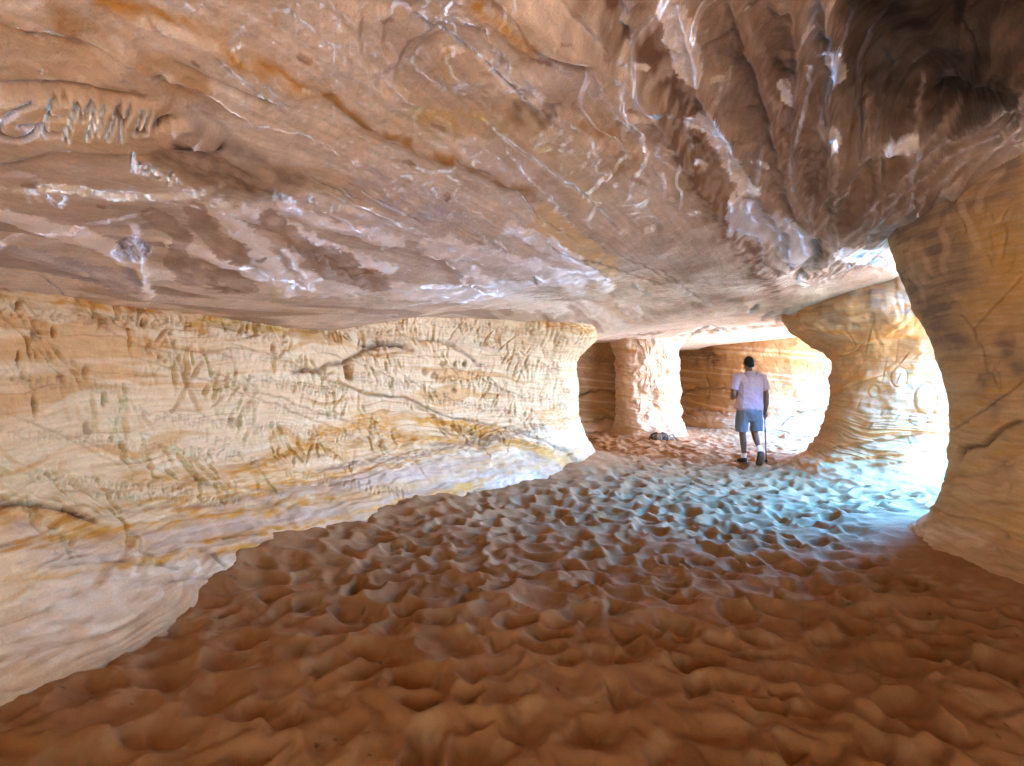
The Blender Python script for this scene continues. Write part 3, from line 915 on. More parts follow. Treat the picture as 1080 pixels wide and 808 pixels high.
    C = mixc(C, (0.30, 0.17, 0.09), ss(0.36, 0.44, b2 * 0.6 + 0.35 * b1) * 0.45 * strata)
    C = mixc(C, PALE, ss(0.15, 0.5, n2(t * 11 - w, bx * 0.4 + by * 0.5, seed + 23)) * pale)
    ground = ZZ - bank.at(bx, by)                              # sand dusted over the foot of the rock
    dust = (1 - ss(0.03, 0.26, ground + 0.10 * n3(bx * 5, by * 5, ZZ * 5, 31) + 0.03 * n3(bx * 22, by * 22, ZZ * 22, 33)))
    C = mixc(C, (0.44, 0.26, 0.13), dust * 0.75)
    rel = Relief(B, D, C)
    rel.refresh(Nn)
    if relief_fn:
        relief_fn(rel)
    D, C = rel.D.reshape(ZZ.shape), rel.C.reshape(ZZ.shape + (3,))
    P = B + Nn * D[..., None]
    return grid_mesh(name, P.astype(f4), C, M_WALL, closed=closed)


# ---- left wall
def left_off(S, Z, px, py):
    endness = ss(-0.6, 0.9, px) * ss(7.5, 9.0, py)
    fl = 0.55 * (1 - ss(0.0, 0.95, Z)) + 0.28 * (1 - ss(0.0, 0.45, Z)) + 0.4 * np.clip(-Z, 0, 1)
    belly = 0.07 * np.exp(-((Z - 0.62) / 0.14) ** 2) * (1 - endness)
    top = -0.16 * ss(1.78, 2.05, Z) * (1 - endness) + 0.42 * ss(1.55, 2.2, Z) ** 1.5 * endness
    return fl * (1 - 0.55 * endness) + belly + top


def left_relief(q):
    DK = (0.13, 0.075, 0.045)
    OR = (0.58, 0.29, 0.06)
    for z0 in (0,):
        q.paint([(-10, 545), (60, 552), (110, 568), (158, 576)], 9, OR, 1.0, 0.8, 0.4)
        q.paint([(-10, 532), (40, 538), (90, 552)], 5, RUST, 0.9, 0.8)
    q.step([(160, 580), (110, 570), (60, 556), (-10, 545)], 2.5, 0.05, 30, 0.5)
    q.groove([(-10, 530), (50, 537), (100, 556)], 2.5, 0.03, 0.4, tint=DK, tw=0.7)
    # hollow ledge with dark crevices
    q.groove([(300, 395), (340, 388), (365, 380), (385, 368), (415, 364), (440, 372)], 2.2, 0.045, 0.7, tint=DK, tw=0.6)
    q.groove([(375, 366), (400, 362), (430, 364)], 2.4, 0.05, 0.7, tint=(0.09, 0.05, 0.03), tw=0.75)
    q.step([(365, 376), (400, 374), (440, 370), (450, 380), (480, 392), (520, 390)], 2.5, 0.05, 22, 0.6)
    q.groove([(364, 384), (366, 395), (365, 402)], 3.5, 0.05, 0.4, tint=RUST, tw=0.8)
    q.groove([(430, 355), (470, 362), (505, 385), (515, 388)], 2.0, 0.03, 0.5, tint=(0.3, 0.2, 0.14), tw=0.6)
    # sweeping crevice from the middle down to the end of the wall
    q.step([(640, 520), (610, 487), (570, 474), (520, 462), (470, 448), (430, 423), (385, 415), (345, 400), (305, 375)], 2.0, 0.05, 40, 0.5)
    q.groove([(365, 408), (388, 417), (425, 420), (460, 436), (510, 448), (560, 462), (600, 482), (618, 498)], 1.3, 0.03, 0.4, tint=DK, tw=0.55)
    q.groove([(440, 470), (480, 466), (515, 470), (510, 462), (480, 452)], 2.0, 0.03, 0.4, tint=DK, tw=0.6)
    for a, w, c, m in (([(440, 443), (480, 448), (520, 458), (560, 472), (600, 492)], 5, OR, 1.0), ([(425, 462), (470, 464), (510, 470)], 5, OR, 1.0), ([(320, 478), (360, 472), (430, 470)], 7, OR, 0.5),
                       ([(375, 445), (400, 450), (420, 460)], 10, OR, 0.7), ([(250, 500), (300, 480), (330, 462), (360, 455)], 8, OR, 0.75), ([(130, 505), (200, 508), (270, 500), (330, 500)], 8, OR, 0.55),
                       ([(360, 540), (400, 520), (450, 500), (520, 485)], 8, OR, 0.4), ([(560, 480), (600, 495), (625, 505)], 4, (0.4, 0.26, 0.16), 0.6), ([(575, 440), (585, 430), (590, 450)], 8, OR, 0.5),
                       ([(200, 340), (230, 338), (270, 345), (330, 348), (360, 338), (430, 325)], 5, (0.60, 0.36, 0.10), 1.0), ([(-5, 300), (60, 302), (130, 318), (200, 327)], 6, RUST, 0.85),  # rust line under the ledge also paints in its shadow
                       ([(0, 312), (80, 318), (160, 326)], 5, OR, 0.7), ([(80, 322), (110, 325)], 6, OR, 0.8), ([(540, 332), (580, 338), (620, 348)], 4, OR, 0.7), ([(205, 345), (215, 352)], 6, OR, 0.7),
                       ([(20, 560), (100, 600), (220, 560)], 16, (0.62, 0.47, 0.36), 0.6), ([(60, 650), (120, 620), (200, 590), (330, 560)], 26, (0.72, 0.60, 0.44), 0.75), ([(0, 690), (60, 660), (110, 640)], 30, (0.73, 0.61, 0.45), 0.7),
                       ([(230, 545), (300, 548), (380, 545)], 9, (0.66, 0.50, 0.38), 0.6), ([(380, 500), (480, 505), (560, 505)], 12, (0.72, 0.58, 0.44), 0.6)):
        q.paint(a, w, c, m, 1.2, 0.45)
    rb = random.Random(8)
    for k in range(26):                                        # sweeping bands of the lower half
        o = rb.uniform(-75, 12)
        x0 = rb.uniform(-20, 380)
        x1 = x0 + rb.uniform(120, 320)
        yb = lambda x: 604 - 0.10 * x - 0.00016 * x * x + o * (1 - 0.0006 * x)
        xs = np.linspace(x0, min(x1, 610), 6)
        q.paint([(x, yb(x) + rb.uniform(-3, 3)) for x in xs], rb.uniform(1.5, 5), rb.choice([OR, OR, (0.62, 0.36, 0.13), (0.34, 0.22, 0.14), (0.52, 0.38, 0.27)]), rb.uniform(0.45, 0.85), 0.7, 0.6)
        if k % 2:
            q.step([(x, yb(x)) for x in xs[::-1]], 1.2, 0.012, 9, 0.5)
    # diagonal bedding lines
    for k, (x0, y0, x1, y1) in enumerate([(-10, 430, 140, 500), (60, 455, 330, 545), (120, 370, 420, 480), (200, 385, 460, 470), (230, 360, 340, 400), (0, 480, 180, 545), (330, 370, 420, 405),
                                          (480, 440, 600, 475), (430, 375, 560, 425), (100, 340, 190, 375), (150, 510, 330, 530), (220, 520, 420, 545), (340, 510, 580, 500), (20, 600, 190, 570), (0, 640, 180, 605), (60, 575, 220, 545)]):
        mx, my = (x0 + x1) / 2, (y0 + y1) / 2 + (6 if k % 2 else -5)
        q.step([(x1, y1), (mx, my), (x0, y0)], 1.6, 0.014, 18, 0.6)
        q.groove([(x0, y0), (mx, my), (x1, y1)], 1.0, 0.006, 0.5, tint=(0.40, 0.26, 0.17), tw=0.35)
    for a in ([(205, 580), (225, 585), (240, 600)], [(160, 595), (190, 600)], [(170, 615), (200, 608), (240, 610)], [(230, 568), (275, 562)], [(100, 590), (150, 597)], [(260, 572), (310, 570)]):
        q.groove(a, 2.0, 0.012, 0.5, tint=(0.28, 0.19, 0.14), tw=0.6)
    # big carved signs: arrowhead and hourglass
    G = dict(wob=0.12, taper=False, rim=0.004, tint=(0.44, 0.27, 0.16), tw=0.45)
    for a, w, dpt in (([(156, 373), (165, 358), (177, 344)], 1.6, 0.018), ([(178, 347), (184, 370), (197, 403), (203, 420), (210, 433)], 2.4, 0.022), ([(212, 380), (198, 404), (186, 426), (180, 434)], 2.0, 0.018),
                      ([(180, 433), (210, 433)], 1.3, 0.008), ([(178, 347), (205, 348)], 1.2, 0.008), ([(207, 378), (225, 372), (244, 378), (246, 395), (236, 402), (222, 398), (220, 385)], 1.5, 0.012),
                      ([(256, 398), (258, 414), (270, 412), (256, 398)], 1.4, 0.012), ([(262, 425), (250, 447)], 2.8, 0.03), ([(267, 425), (268, 458)], 1.6, 0.015)):
        q.groove(a, w, dpt, **G)
    for x, y, w, h in ((90, 393, 3.0, 7), (92, 452, 3.2, 8), (37, 352, 2.5, 8), (36, 428, 2.2, 14), (366, 384, 4, 6), (366, 396, 3.5, 6), (479, 384, 2.5, 4), (488, 385, 2.2, 3.5), (445, 392, 2.2, 4), (455, 396, 2.2, 5), (464, 384, 2, 3), (514, 399, 1.5, 3),
                       (287, 367, 1.6, 5), (300, 360, 2.5, 2.5), (476, 412, 2, 3), (57, 350, 2, 7), (150, 340, 2, 4), (244, 445, 2.2, 8), (20, 380, 1.8, 10), (110, 420, 1.8, 9), (20, 320, 2.2, 6)):
        q.pit(x, y, w * 1.15, h * 0.95, 0.04, (0.30, 0.17, 0.09), 0.6)
    Zb = lambda pts: [(360 + x / 6.73, 360 + y / 6.73) for x, y in pts]
    T = dict(wob=0.05, taper=False, rim=0.003, tint=(0.42, 0.26, 0.16), tw=0.4)
    for s in ([(85, 280), (82, 225), (105, 235), (85, 252), (110, 265), (85, 280)], [(150, 225), (125, 230), (125, 290), (155, 285)], [(125, 258), (145, 255)], [(172, 228), (172, 295), (195, 292)], [(210, 225), (255, 230)], [(235, 228), (235, 300)],
              [(325, 330), (285, 260), (300, 225), (320, 245), (285, 300), (300, 325), (330, 290)], [(345, 330), (345, 260), (375, 335), (378, 265)], [(395, 335), (395, 270), (430, 340), (432, 275)], [(450, 340), (452, 280), (480, 290), (455, 310)],
              [(500, 345), (505, 295), (525, 300)], [(540, 350), (560, 310), (575, 360)], [(600, 365), (602, 320), (630, 370)], [(780, 260), (860, 270), (895, 300), (890, 335)], [(790, 270), (780, 300), (800, 300)], [(820, 310), (825, 280), (845, 320)],
              [(700, 360), (720, 400), (740, 370)], [(800, 420), (815, 460), (840, 425)], [(870, 430), (860, 470), (890, 475)], [(930, 500), (960, 480), (990, 495), (950, 515), (945, 570)], [(660, 240), (655, 290)], [(690, 250), (680, 300), (720, 260)], [(740, 300), (745, 250), (765, 310)]):
        q.groove(Zb(s), 0.9, 0.010, **T)
    rr = random.Random(4)
    # rows of small scratched initials over the whole wall
    for (xa, ya, xb, yb, hgt) in ((205, 352, 300, 360, 8), (212, 372, 300, 378, 8), (300, 345, 420, 350, 7), (320, 462, 372, 458, 8), (210, 458, 245, 470, 11), (245, 480, 272, 490, 10), (345, 405, 365, 412, 7), (260, 400, 350, 415, 9), (290, 430, 360, 440, 9),
                                  (120, 335, 200, 345, 9), (0, 330, 110, 340, 9), (0, 400, 130, 410, 12), (0, 455, 140, 470, 10), (120, 470, 240, 480, 9), (440, 340, 560, 352, 7), (520, 380, 590, 390, 8), (520, 410, 595, 430, 8), (150, 440, 330, 455, 9), (30, 505, 200, 520, 8), (100, 525, 260, 530, 7),
                                  (300, 500, 420, 520, 9), (450, 420, 560, 440, 6), (560, 352, 600, 420, 8)):
        x = xa
        while x < xb:
            y = ya + (yb - ya) * (x - xa) / max(1, xb - xa) + rr.uniform(-2, 2)
            h = hgt * rr.uniform(0.7, 1.25)
            sl = rr.uniform(-0.2, 0.35)
            k = rr.randrange(7)
            b0, t0 = (x - sl * h / 2, y + h / 2), (x + sl * h / 2, y - h / 2)
            wd = h * rr.uniform(0.35, 0.6)
            mid = (x, y)
            ss_ = [[b0, t0]]
            if k == 0:
                ss_ += [[t0, (t0[0] + wd, t0[1] + h * 0.3), mid]]
            elif k == 1:
                ss_ += [[t0, (t0[0] + wd, t0[1] + 1)], [mid, (mid[0] + wd * 0.8, mid[1])]]
            elif k == 2:
                ss_ += [[t0, (b0[0] + wd, b0[1])], [(b0[0] + wd, b0[1]), (t0[0] + wd, t0[1])]]
            elif k == 3:
                ss_ = [[(b0[0], b0[1]), (t0[0] + wd / 2, t0[1]), (b0[0] + wd, b0[1])]]
            elif k == 4:
                ss_ = [[(t0[0] + wd, t0[1]), (t0[0], y - h * .2), (x, y + h * 0.3), (b0[0] + wd, b0[1])]]
            elif k == 5:
                ss_ += [[mid, (mid[0] + wd, mid[1])], [(t0[0] + wd, t0[1]), (b0[0] + wd, b0[1])]]
            for a in ss_:
                q.groove(a, rr.uniform(0.7, 1.1), rr.uniform(0.005, 0.010), **T)
            x += wd + h * rr.uniform(0.25, 0.6)


wall_l = build_wall("carved_rock_wall", LEFT_PATH, left_off, left_relief, 2.45, side=1, dz=0.0062, seed=100, marks=7500, strata=0.9, pale=0.35)
tag(wall_l, "long cream sandstone wall covered in scratched names and carvings", "rock wall", kind="thing")


# ---- right wall with its rounded nose
def right_off(S, Z, px, py):
    nose = ss(3.2, 5.0, py)
    return 0.5 * ss(0.9, 3.0, Z) ** 1.1 * (0.4 + 0.6 * nose) + 0.10 * (1 - ss(0.1, 0.7, Z)) + 0.34 * (1 - ss(-0.05, 0.32, Z)) + 0.3 * np.clip(-Z, 0, 1)


def right_relief(q):
    DK = (0.12, 0.07, 0.045)
    PAT = (0.27, 0.185, 0.135)
    for a, w, m in (([(950, 235), (985, 250), (1000, 290), (990, 330)], 24, 0.9), ([(1000, 215), (1040, 210), (1060, 180)], 20, 0.75), ([(960, 290), (985, 340), (1010, 360)], 14, 0.8), ([(1075, 170), (1040, 165)], 16, 0.6),
                    ([(1060, 360), (1075, 390)], 10, 0.7), ([(1040, 400), (1055, 430)], 9, 0.65), ([(1010, 250), (1020, 300)], 12, 0.6)):
        q.paint(a, w, PAT, m, 1.8, 0.3, 4.0)
    for a, w, m in (([(1050, 250), (1080, 300)], 34, 0.7), ([(1030, 330), (1075, 300)], 20, 0.5), ([(1010, 440), (1040, 420), (1080, 400)], 8, 0.6), ([(1000, 510), (1050, 480), (1090, 470)], 8, 0.6), ([(1020, 560), (1060, 550), (1090, 560)], 14, 0.5)):
        q.paint(a, w, (0.56, 0.32, 0.10), m, 1.6, 0.5)
    q.groove([(1010, 487), (1018, 476), (1030, 470), (1048, 462), (1085, 440)], 1.8, 0.04, 0.9, tint=(0.12, 0.07, 0.04), tw=0.7)
    q.step([(1085, 440), (1048, 462), (1018, 476), (1008, 490)], 2.5, 0.05, 26, 0.6)
    q.groove([(1003, 455), (1020, 445), (1050, 425), (1085, 395)], 1.3, 0.02, 0.5, tint=DK, tw=0.5)
    q.groove([(1010, 330), (1030, 350), (1040, 385), (1060, 420)], 1.2, 0.012, 0.6, tint=DK, tw=0.4)
    q.groove([(1085, 285), (1050, 320), (1025, 350)], 1.2, 0.012, 0.6, tint=DK, tw=0.4)
    for k, a in enumerate(([(995, 512), (1010, 503), (1045, 500), (1085, 482)], [(990, 525), (1015, 512), (1050, 520), (1085, 500)], [(1000, 545), (1035, 530), (1085, 535)], [(985, 545), (1005, 530)],
                           [(960, 572), (1000, 556), (1040, 570), (1085, 610)], [(975, 560), (1010, 545), (1050, 556), (1085, 580)], [(1010, 420), (1040, 400), (1085, 365)], [(985, 380), (1020, 372), (1050, 350)])):
        q.step([p for p in a[::-1]], 2.0, 0.03, 16, 0.8, tint=(0.42, 0.26, 0.13), tw=0.4)
    for a in ([(965, 260), (980, 275), (975, 300)], [(990, 235), (1000, 262), (995, 290)], [(1015, 205), (1022, 240), (1035, 262)], [(960, 245), (966, 280), (978, 325)], [(1000, 300), (1012, 320)], [(1060, 175), (1040, 200), (1035, 230)]):
        q.step(a, 2.0, 0.03, 18, 1.4, tint=(0.5, 0.36, 0.25), tw=0.4)
    # white scoured shelf just above the sand
    q.paint([(960, 570), (1000, 562), (1040, 572)], 9, (0.66, 0.50, 0.36), 0.6)


wall_r = build_wall("bulging_rock_wall", RIGHT_PATH, right_off, right_relief, 3.45, side=1, dz=0.0065, seed=200, marks=1500, mamp=0.45, strata=0.6, pale=0.15, base=(0.57, 0.37, 0.19))
tag(wall_r, "bulging ochre sandstone wall with brown patina bounding the dark foreground sand", "rock wall", kind="thing")


# ---- middle pillar
def mid_off(S, Z, px, py):
    front = 1 - ss(8.0, 9.4, py)
    return (0.62 * ss(1.5, 2.45, Z) ** 1.4 + 0.10 * (1 - ss(0.6, 1.2, Z)) + 0.24 * (1 - ss(0.15, 0.7, Z)) + (0.42 + 0.15 * front) * (1 - ss(-0.1, 0.34, Z)) + 0.5 * np.clip(-Z, 0, 1))


def mid_relief(q):
    for a, w, m in (([(870, 310), (900, 305), (940, 290)], 12, 0.75), ([(920, 310), (928, 335)], 12, 0.9), ([(860, 320), (880, 335)], 9, 0.6), ([(950, 300), (960, 330)], 8, 0.5)):
        q.paint(a, w, (0.27, 0.175, 0.115), m, 1.6, 0.35, 4.0)
    for a, w, m in (([(880, 378), (910, 362), (945, 345), (965, 340)], 6, 1), ([(885, 412), (910, 400), (940, 390), (980, 385)], 5, 0.9), ([(900, 385), (930, 375)], 14, 0.4), ([(890, 470), (930, 458), (975, 452)], 4, 0.8), ([(860, 490), (900, 482), (960, 478)], 4, 0.9), ([(900, 355), (930, 345), (960, 350)], 14, 0.4)):
        q.paint(a, w, (0.56, 0.26, 0.08), m * 0.8, 1.0, 0.5)
    for a in ([(880, 416), (905, 404), (935, 396)], [(870, 476), (910, 468), (950, 462), (995, 452)], [(860, 490), (900, 486), (960, 478), (998, 474)], [(850, 500), (900, 494), (970, 486)], [(880, 380), (910, 366), (945, 350)], [(890, 372), (925, 356), (955, 345)]):
        q.step(a[::-1], 1.5, 0.035, 12, 0.6)
        q.groove(a, 0.9, 0.015, 0.5, tint=(0.30, 0.18, 0.10), tw=0.5)
    # round nodules standing out of the face
    for cx, cy, ax, ay, h in ((976, 421, 11, 16, 0.035), (948, 398, 8, 10, 0.010), (921, 413, 5, 6, 0.008), (968, 442, 9, 7, 0.010)):
        e = np.hypot((q.PX - cx) / ax, (q.PY - cy) / ay)
        i = np.flatnonzero(e < 1.3)
        e = e[i]
        q.D[i] += h * np.sqrt(np.clip(1 - e ** 2, 0, 1)) - 0.012 * np.exp(-((e - 1.1) / 0.1) ** 2)
        q.C[i] = mixc(q.C[i], (0.60, 0.42, 0.25), 0.6 * (1 - ss(0.85, 1.0, e)))
    q.paint([(975, 500), (990, 495), (985, 512)], 10, (0.74, 0.68, 0.60), 0.6, 0.8, 0.1)  # bright light on the pillar's foot, painted as a pale patch


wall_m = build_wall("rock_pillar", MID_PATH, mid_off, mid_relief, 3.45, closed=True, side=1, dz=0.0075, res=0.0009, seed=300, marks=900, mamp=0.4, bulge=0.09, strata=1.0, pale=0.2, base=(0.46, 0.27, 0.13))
tag(wall_m, "waisted banded sandstone pillar with round nodules right of the walking man", "rock pillar", kind="thing")


def far_off(S, Z, px, py):
    return 0.16 * ss(1.75, 2.35, Z) ** 1.5 + 0.12 * (1 - ss(0.1, 0.6, Z)) + 0.16 * (1 - ss(-0.1, 0.3, Z)) + 0.4 * np.clip(-Z, 0, 1)


wall_f = build_wall("rock_pillar", FAR_PATH, far_off, None, 2.6, closed=True, side=1, dz=0.009, res=0.0008, seed=400, marks=900, bulge=0.13, strata=0.7, pale=0.45, base=(0.68, 0.50, 0.34))
tag(wall_f, "pale pitted sandstone pillar behind the dark backpack", "rock pillar", kind="thing")


def back_off(S, Z, px, py):
    return 0.15 * ss(1.6, 2.3, Z) + 0.35 * (1 - ss(0.0, 0.6, Z))


def back_relief(q):
    for a, w, m in (([(745, 368), (757, 378)], 7, 0.9), ([(720, 370), (735, 375)], 10, 0.6), ([(790, 372), (800, 400)], 6, 0.5), ([(620, 375), (640, 380)], 9, 0.5)):
        q.paint(a, w, (0.13, 0.075, 0.045), m, 1.5, 0.4)
    for a in ([(712, 420), (735, 410), (770, 412)], [(715, 440), (740, 432), (770, 436)], [(605, 420), (630, 412), (655, 415)], [(605, 445), (655, 440)], [(820, 450), (840, 436), (870, 430)], [(742, 395), (748, 410), (745, 425)]):
        q.groove(a, 1.2, 0.06, 0.5, tint=(0.16, 0.08, 0.04), tw=0.6)


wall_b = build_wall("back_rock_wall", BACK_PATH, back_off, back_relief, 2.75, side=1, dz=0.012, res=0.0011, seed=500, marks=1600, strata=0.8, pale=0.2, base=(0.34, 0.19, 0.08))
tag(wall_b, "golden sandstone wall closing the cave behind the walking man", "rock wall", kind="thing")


# ------------------------------------------------------------------ plain materials for the visitor's things
def plain(name, rgb, rough=0.8, spec=0.3, noise=0.12, scale=40, bump=0.0, metal=0.0):
    m = bpy.data.materials.new(name)
    m.use_nodes = True
    nt = m.node_tree
    b = nt.nodes["Principled BSDF"]
    b.inputs["Roughness"].default_value = rough
    b.inputs["Specular IOR Level"].default_value = spec
    b.inputs["Metallic"].default_value = metal
    tc = nt.nodes.new("ShaderNodeTexCoord")
    n = nt.nodes.new("ShaderNodeTexNoise")
    n.inputs["Scale"].default_value = scale
    n.inputs["Detail"].default_value = 5
    nt.links.new(tc.outputs["Object"], n.inputs["Vector"])
    mr = nt.nodes.new("ShaderNodeMapRange")
    mr.inputs[3].default_value = 1 - noise * 2
    mr.inputs[4].default_value = 1 + noise * 2
    nt.links.new(n.outputs["Fac"], mr.inputs[0])
    vm = nt.nodes.new("ShaderNodeVectorMath")
    vm.operation = 'SCALE'
    vm.inputs[0].default_value = rgb
    nt.links.new(mr.outputs[0], vm.inputs["Scale"])
    nt.links.new(vm.outputs[0], b.inputs["Base Color"])
    if bump:
        bp = nt.nodes.new("ShaderNodeBump")
        bp.inputs["Distance"].default_value = bump
        nt.links.new(n.outputs["Fac"], bp.inputs["Height"])
        nt.links.new(bp.outputs[0], b.inputs["Normal"])
    return m


M_SKIN = plain("brown_skin", (0.16, 0.075, 0.04), 0.6, 0.35, 0.08)
M_HAIR = plain("black_hair", (0.012, 0.009, 0.008), 0.7, 0.3, 0.3, 200, 0.003)
M_SHIRT = plain("lavender_knit", (0.40, 0.31, 0.37), 0.9, 0.15, 0.06, 60, 0.002)
M_SHORTS = plain("grey_blue_cotton", (0.15, 0.165, 0.185), 0.9, 0.15, 0.08, 60, 0.002)
M_SOCK = plain("white_cotton", (0.75, 0.72, 0.70), 0.95, 0.1, 0.06)
M_SHOE = plain("dark_suede", (0.045, 0.03, 0.025), 0.85, 0.2, 0.15)
M_SOLE = plain("brown_rubber", (0.10, 0.065, 0.045), 0.85, 0.2, 0.15)
M_BLACK = plain("black_plastic", (0.015, 0.015, 0.017), 0.5, 0.4, 0.1)
M_BLUE = plain("blue_grey_alloy", (0.035, 0.06, 0.09), 0.4, 0.5, 0.05, metal=0.5)
M_PACK = plain("brown_olive_nylon", (0.11, 0.065, 0.03), 0.75, 0.3, 0.25, 18, 0.004)
M_PACKD = plain("dark_nylon", (0.025, 0.017, 0.013), 0.75, 0.3, 0.2, 25, 0.003)
M_WEB = plain("tan_webbing", (0.25, 0.16, 0.09), 0.85, 0.2, 0.1)


class Mesh:
    def __init__(self):
        self.v, self.f = [], []

    def tube(self, pts, rad, n=20, caps=True):
        """loft of ellipses: rad entries are r or (rx, ry)"""
        pts = [Vector(p) for p in pts]
        rr = [(q, q) if not isinstance(q, tuple) else q for q in rad]
        t0 = (pts[1] - pts[0]).normalized()
        up = Vector((1, 0, 0)) if abs(t0.x) < 0.9 else Vector((0, 1, 0))
        rings = []
        st = []
        if caps:
            st.append((pts[0] - t0 * min(rr[0]) * 0.75, (rr[0][0] * 0.35, rr[0][1] * 0.35), t0))
            st.append((pts[0] - t0 * min(rr[0]) * 0.5, (rr[0][0] * 0.75, rr[0][1] * 0.75), t0))
        for i, p in enumerate(pts):
            t = (pts[min(i + 1, len(pts) - 1)] - pts[max(i - 1, 0)]).normalized()
            st.append((p, rr[i], t))
        t1 = (pts[-1] - pts[-2]).normalized()
        if caps:
            st.append((pts[-1] + t1 * min(rr[-1]) * 0.5, (rr[-1][0] * 0.75, rr[-1][1] * 0.75), t1))
            st.append((pts[-1] + t1 * min(rr[-1]) * 0.75, (rr[-1][0] * 0.35, rr[-1][1] * 0.35), t1))
        for p, (a, b), t in st:
            x = (up - t * up.dot(t)).normalized()
            y = t.cross(x)
            i0 = len(self.v)
            for k in range(n):
                an = 2 * math.pi * k / n
                self.v.append(p + x * (a * math.cos(an)) + y * (b * math.sin(an)))
            rings.append(i0)
        for a, b in zip(rings, rings[1:]):
            for k in range(n):
                k2 = (k + 1) % n
                self.f.append((a + k, a + k2, b + k2, b + k))
        self.f.append(tuple(rings[0] + k for k in reversed(range(n))))
        self.f.append(tuple(rings[-1] + k for k in range(n)))
        return self

    def ball(self, c, r, n=18, m=12, rot=None):
        c = Vector(c)
        r = r if isinstance(r, tuple) else (r, r, r)
        i0 = len(self.v)
        mt = rot.to_matrix() if rot else Matrix.Identity(3)
        for j in range(1, m):
            ph = math.pi * j / m
            for k in range(n):
                an = 2 * math.pi * k / n
                self.v.append(c + mt @ Vector((r[0] * math.sin(ph) * math.cos(an), r[1] * math.sin(ph) * math.sin(an), r[2] * math.cos(ph))))
        top, bot = len(self.v), len(self.v) + 1
        self.v += [c + mt @ Vector((0, 0, r[2])), c + mt @ Vector((0, 0, -r[2]))]
        for j in range(m - 2):
            for k in range(n):
                k2 = (k + 1) % n
                a, b = i0 + j * n, i0 + (j + 1) * n
                self.f.append((a + k, b + k, b + k2, a + k2))
        for k in range(n):
            k2 = (k + 1) % n
            self.f.append((top, i0 + k, i0 + k2))
            self.f.append((bot, i0 + (m - 2) * n + k2, i0 + (m - 2) * n + k))
        return self

    def build(self, name, mat, parent=None, voxel=None, smooth=4, wrinkle=0.0, seed=0, wscale=12):
        me = bpy.data.meshes.new(name)
        me.from_pydata([tuple(p) for p in self.v], [], self.f)
        o = bpy.data.objects.new(name, me)
        col_main.objects.link(o)
        if voxel:
            md = o.modifiers.new("r", 'REMESH')
            md.mode = 'VOXEL'
            md.voxel_size = voxel
            sm = o.modifiers.new("s", 'SMOOTH')
            sm.iterations = smooth
            sm.factor = 0.5
            dg = bpy.context.evaluated_depsgraph_get()
            new = bpy.data.meshes.new_from_object(o.evaluated_get(dg))
            o.modifiers.clear()
            o.data = new
            new.name = name
            bpy.data.meshes.remove(me)
            me = new
        if wrinkle:
            nv = len(me.vertices)
            co = np.empty(nv * 3, f4)
            me.vertices.foreach_get("co", co)
            no = np.empty(nv * 3, f4)
            me.vertex_normals.foreach_get("vector", no)
            co, no = co.reshape(-1, 3), no.reshape(-1, 3)
            dsp = wrinkle * fb3(co[:, 0] * wscale, co[:, 1] * wscale, co[:, 2] * wscale * 0.8 + co[:, 0] * 6, seed, 3)
            me.vertices.foreach_set("co", (co + no * dsp[:, None]).reshape(-1).astype(f4))
        me.polygons.foreach_set("use_smooth", np.ones(len(me.polygons), bool))
        me.materials.clear()
        me.materials.append(mat)
        me.update()
        if parent:
            o.parent = parent
        return o


# ------------------------------------------------------------------ the walking man
PXY = (3.84, 9.2)
gz = sand_z(*PXY)


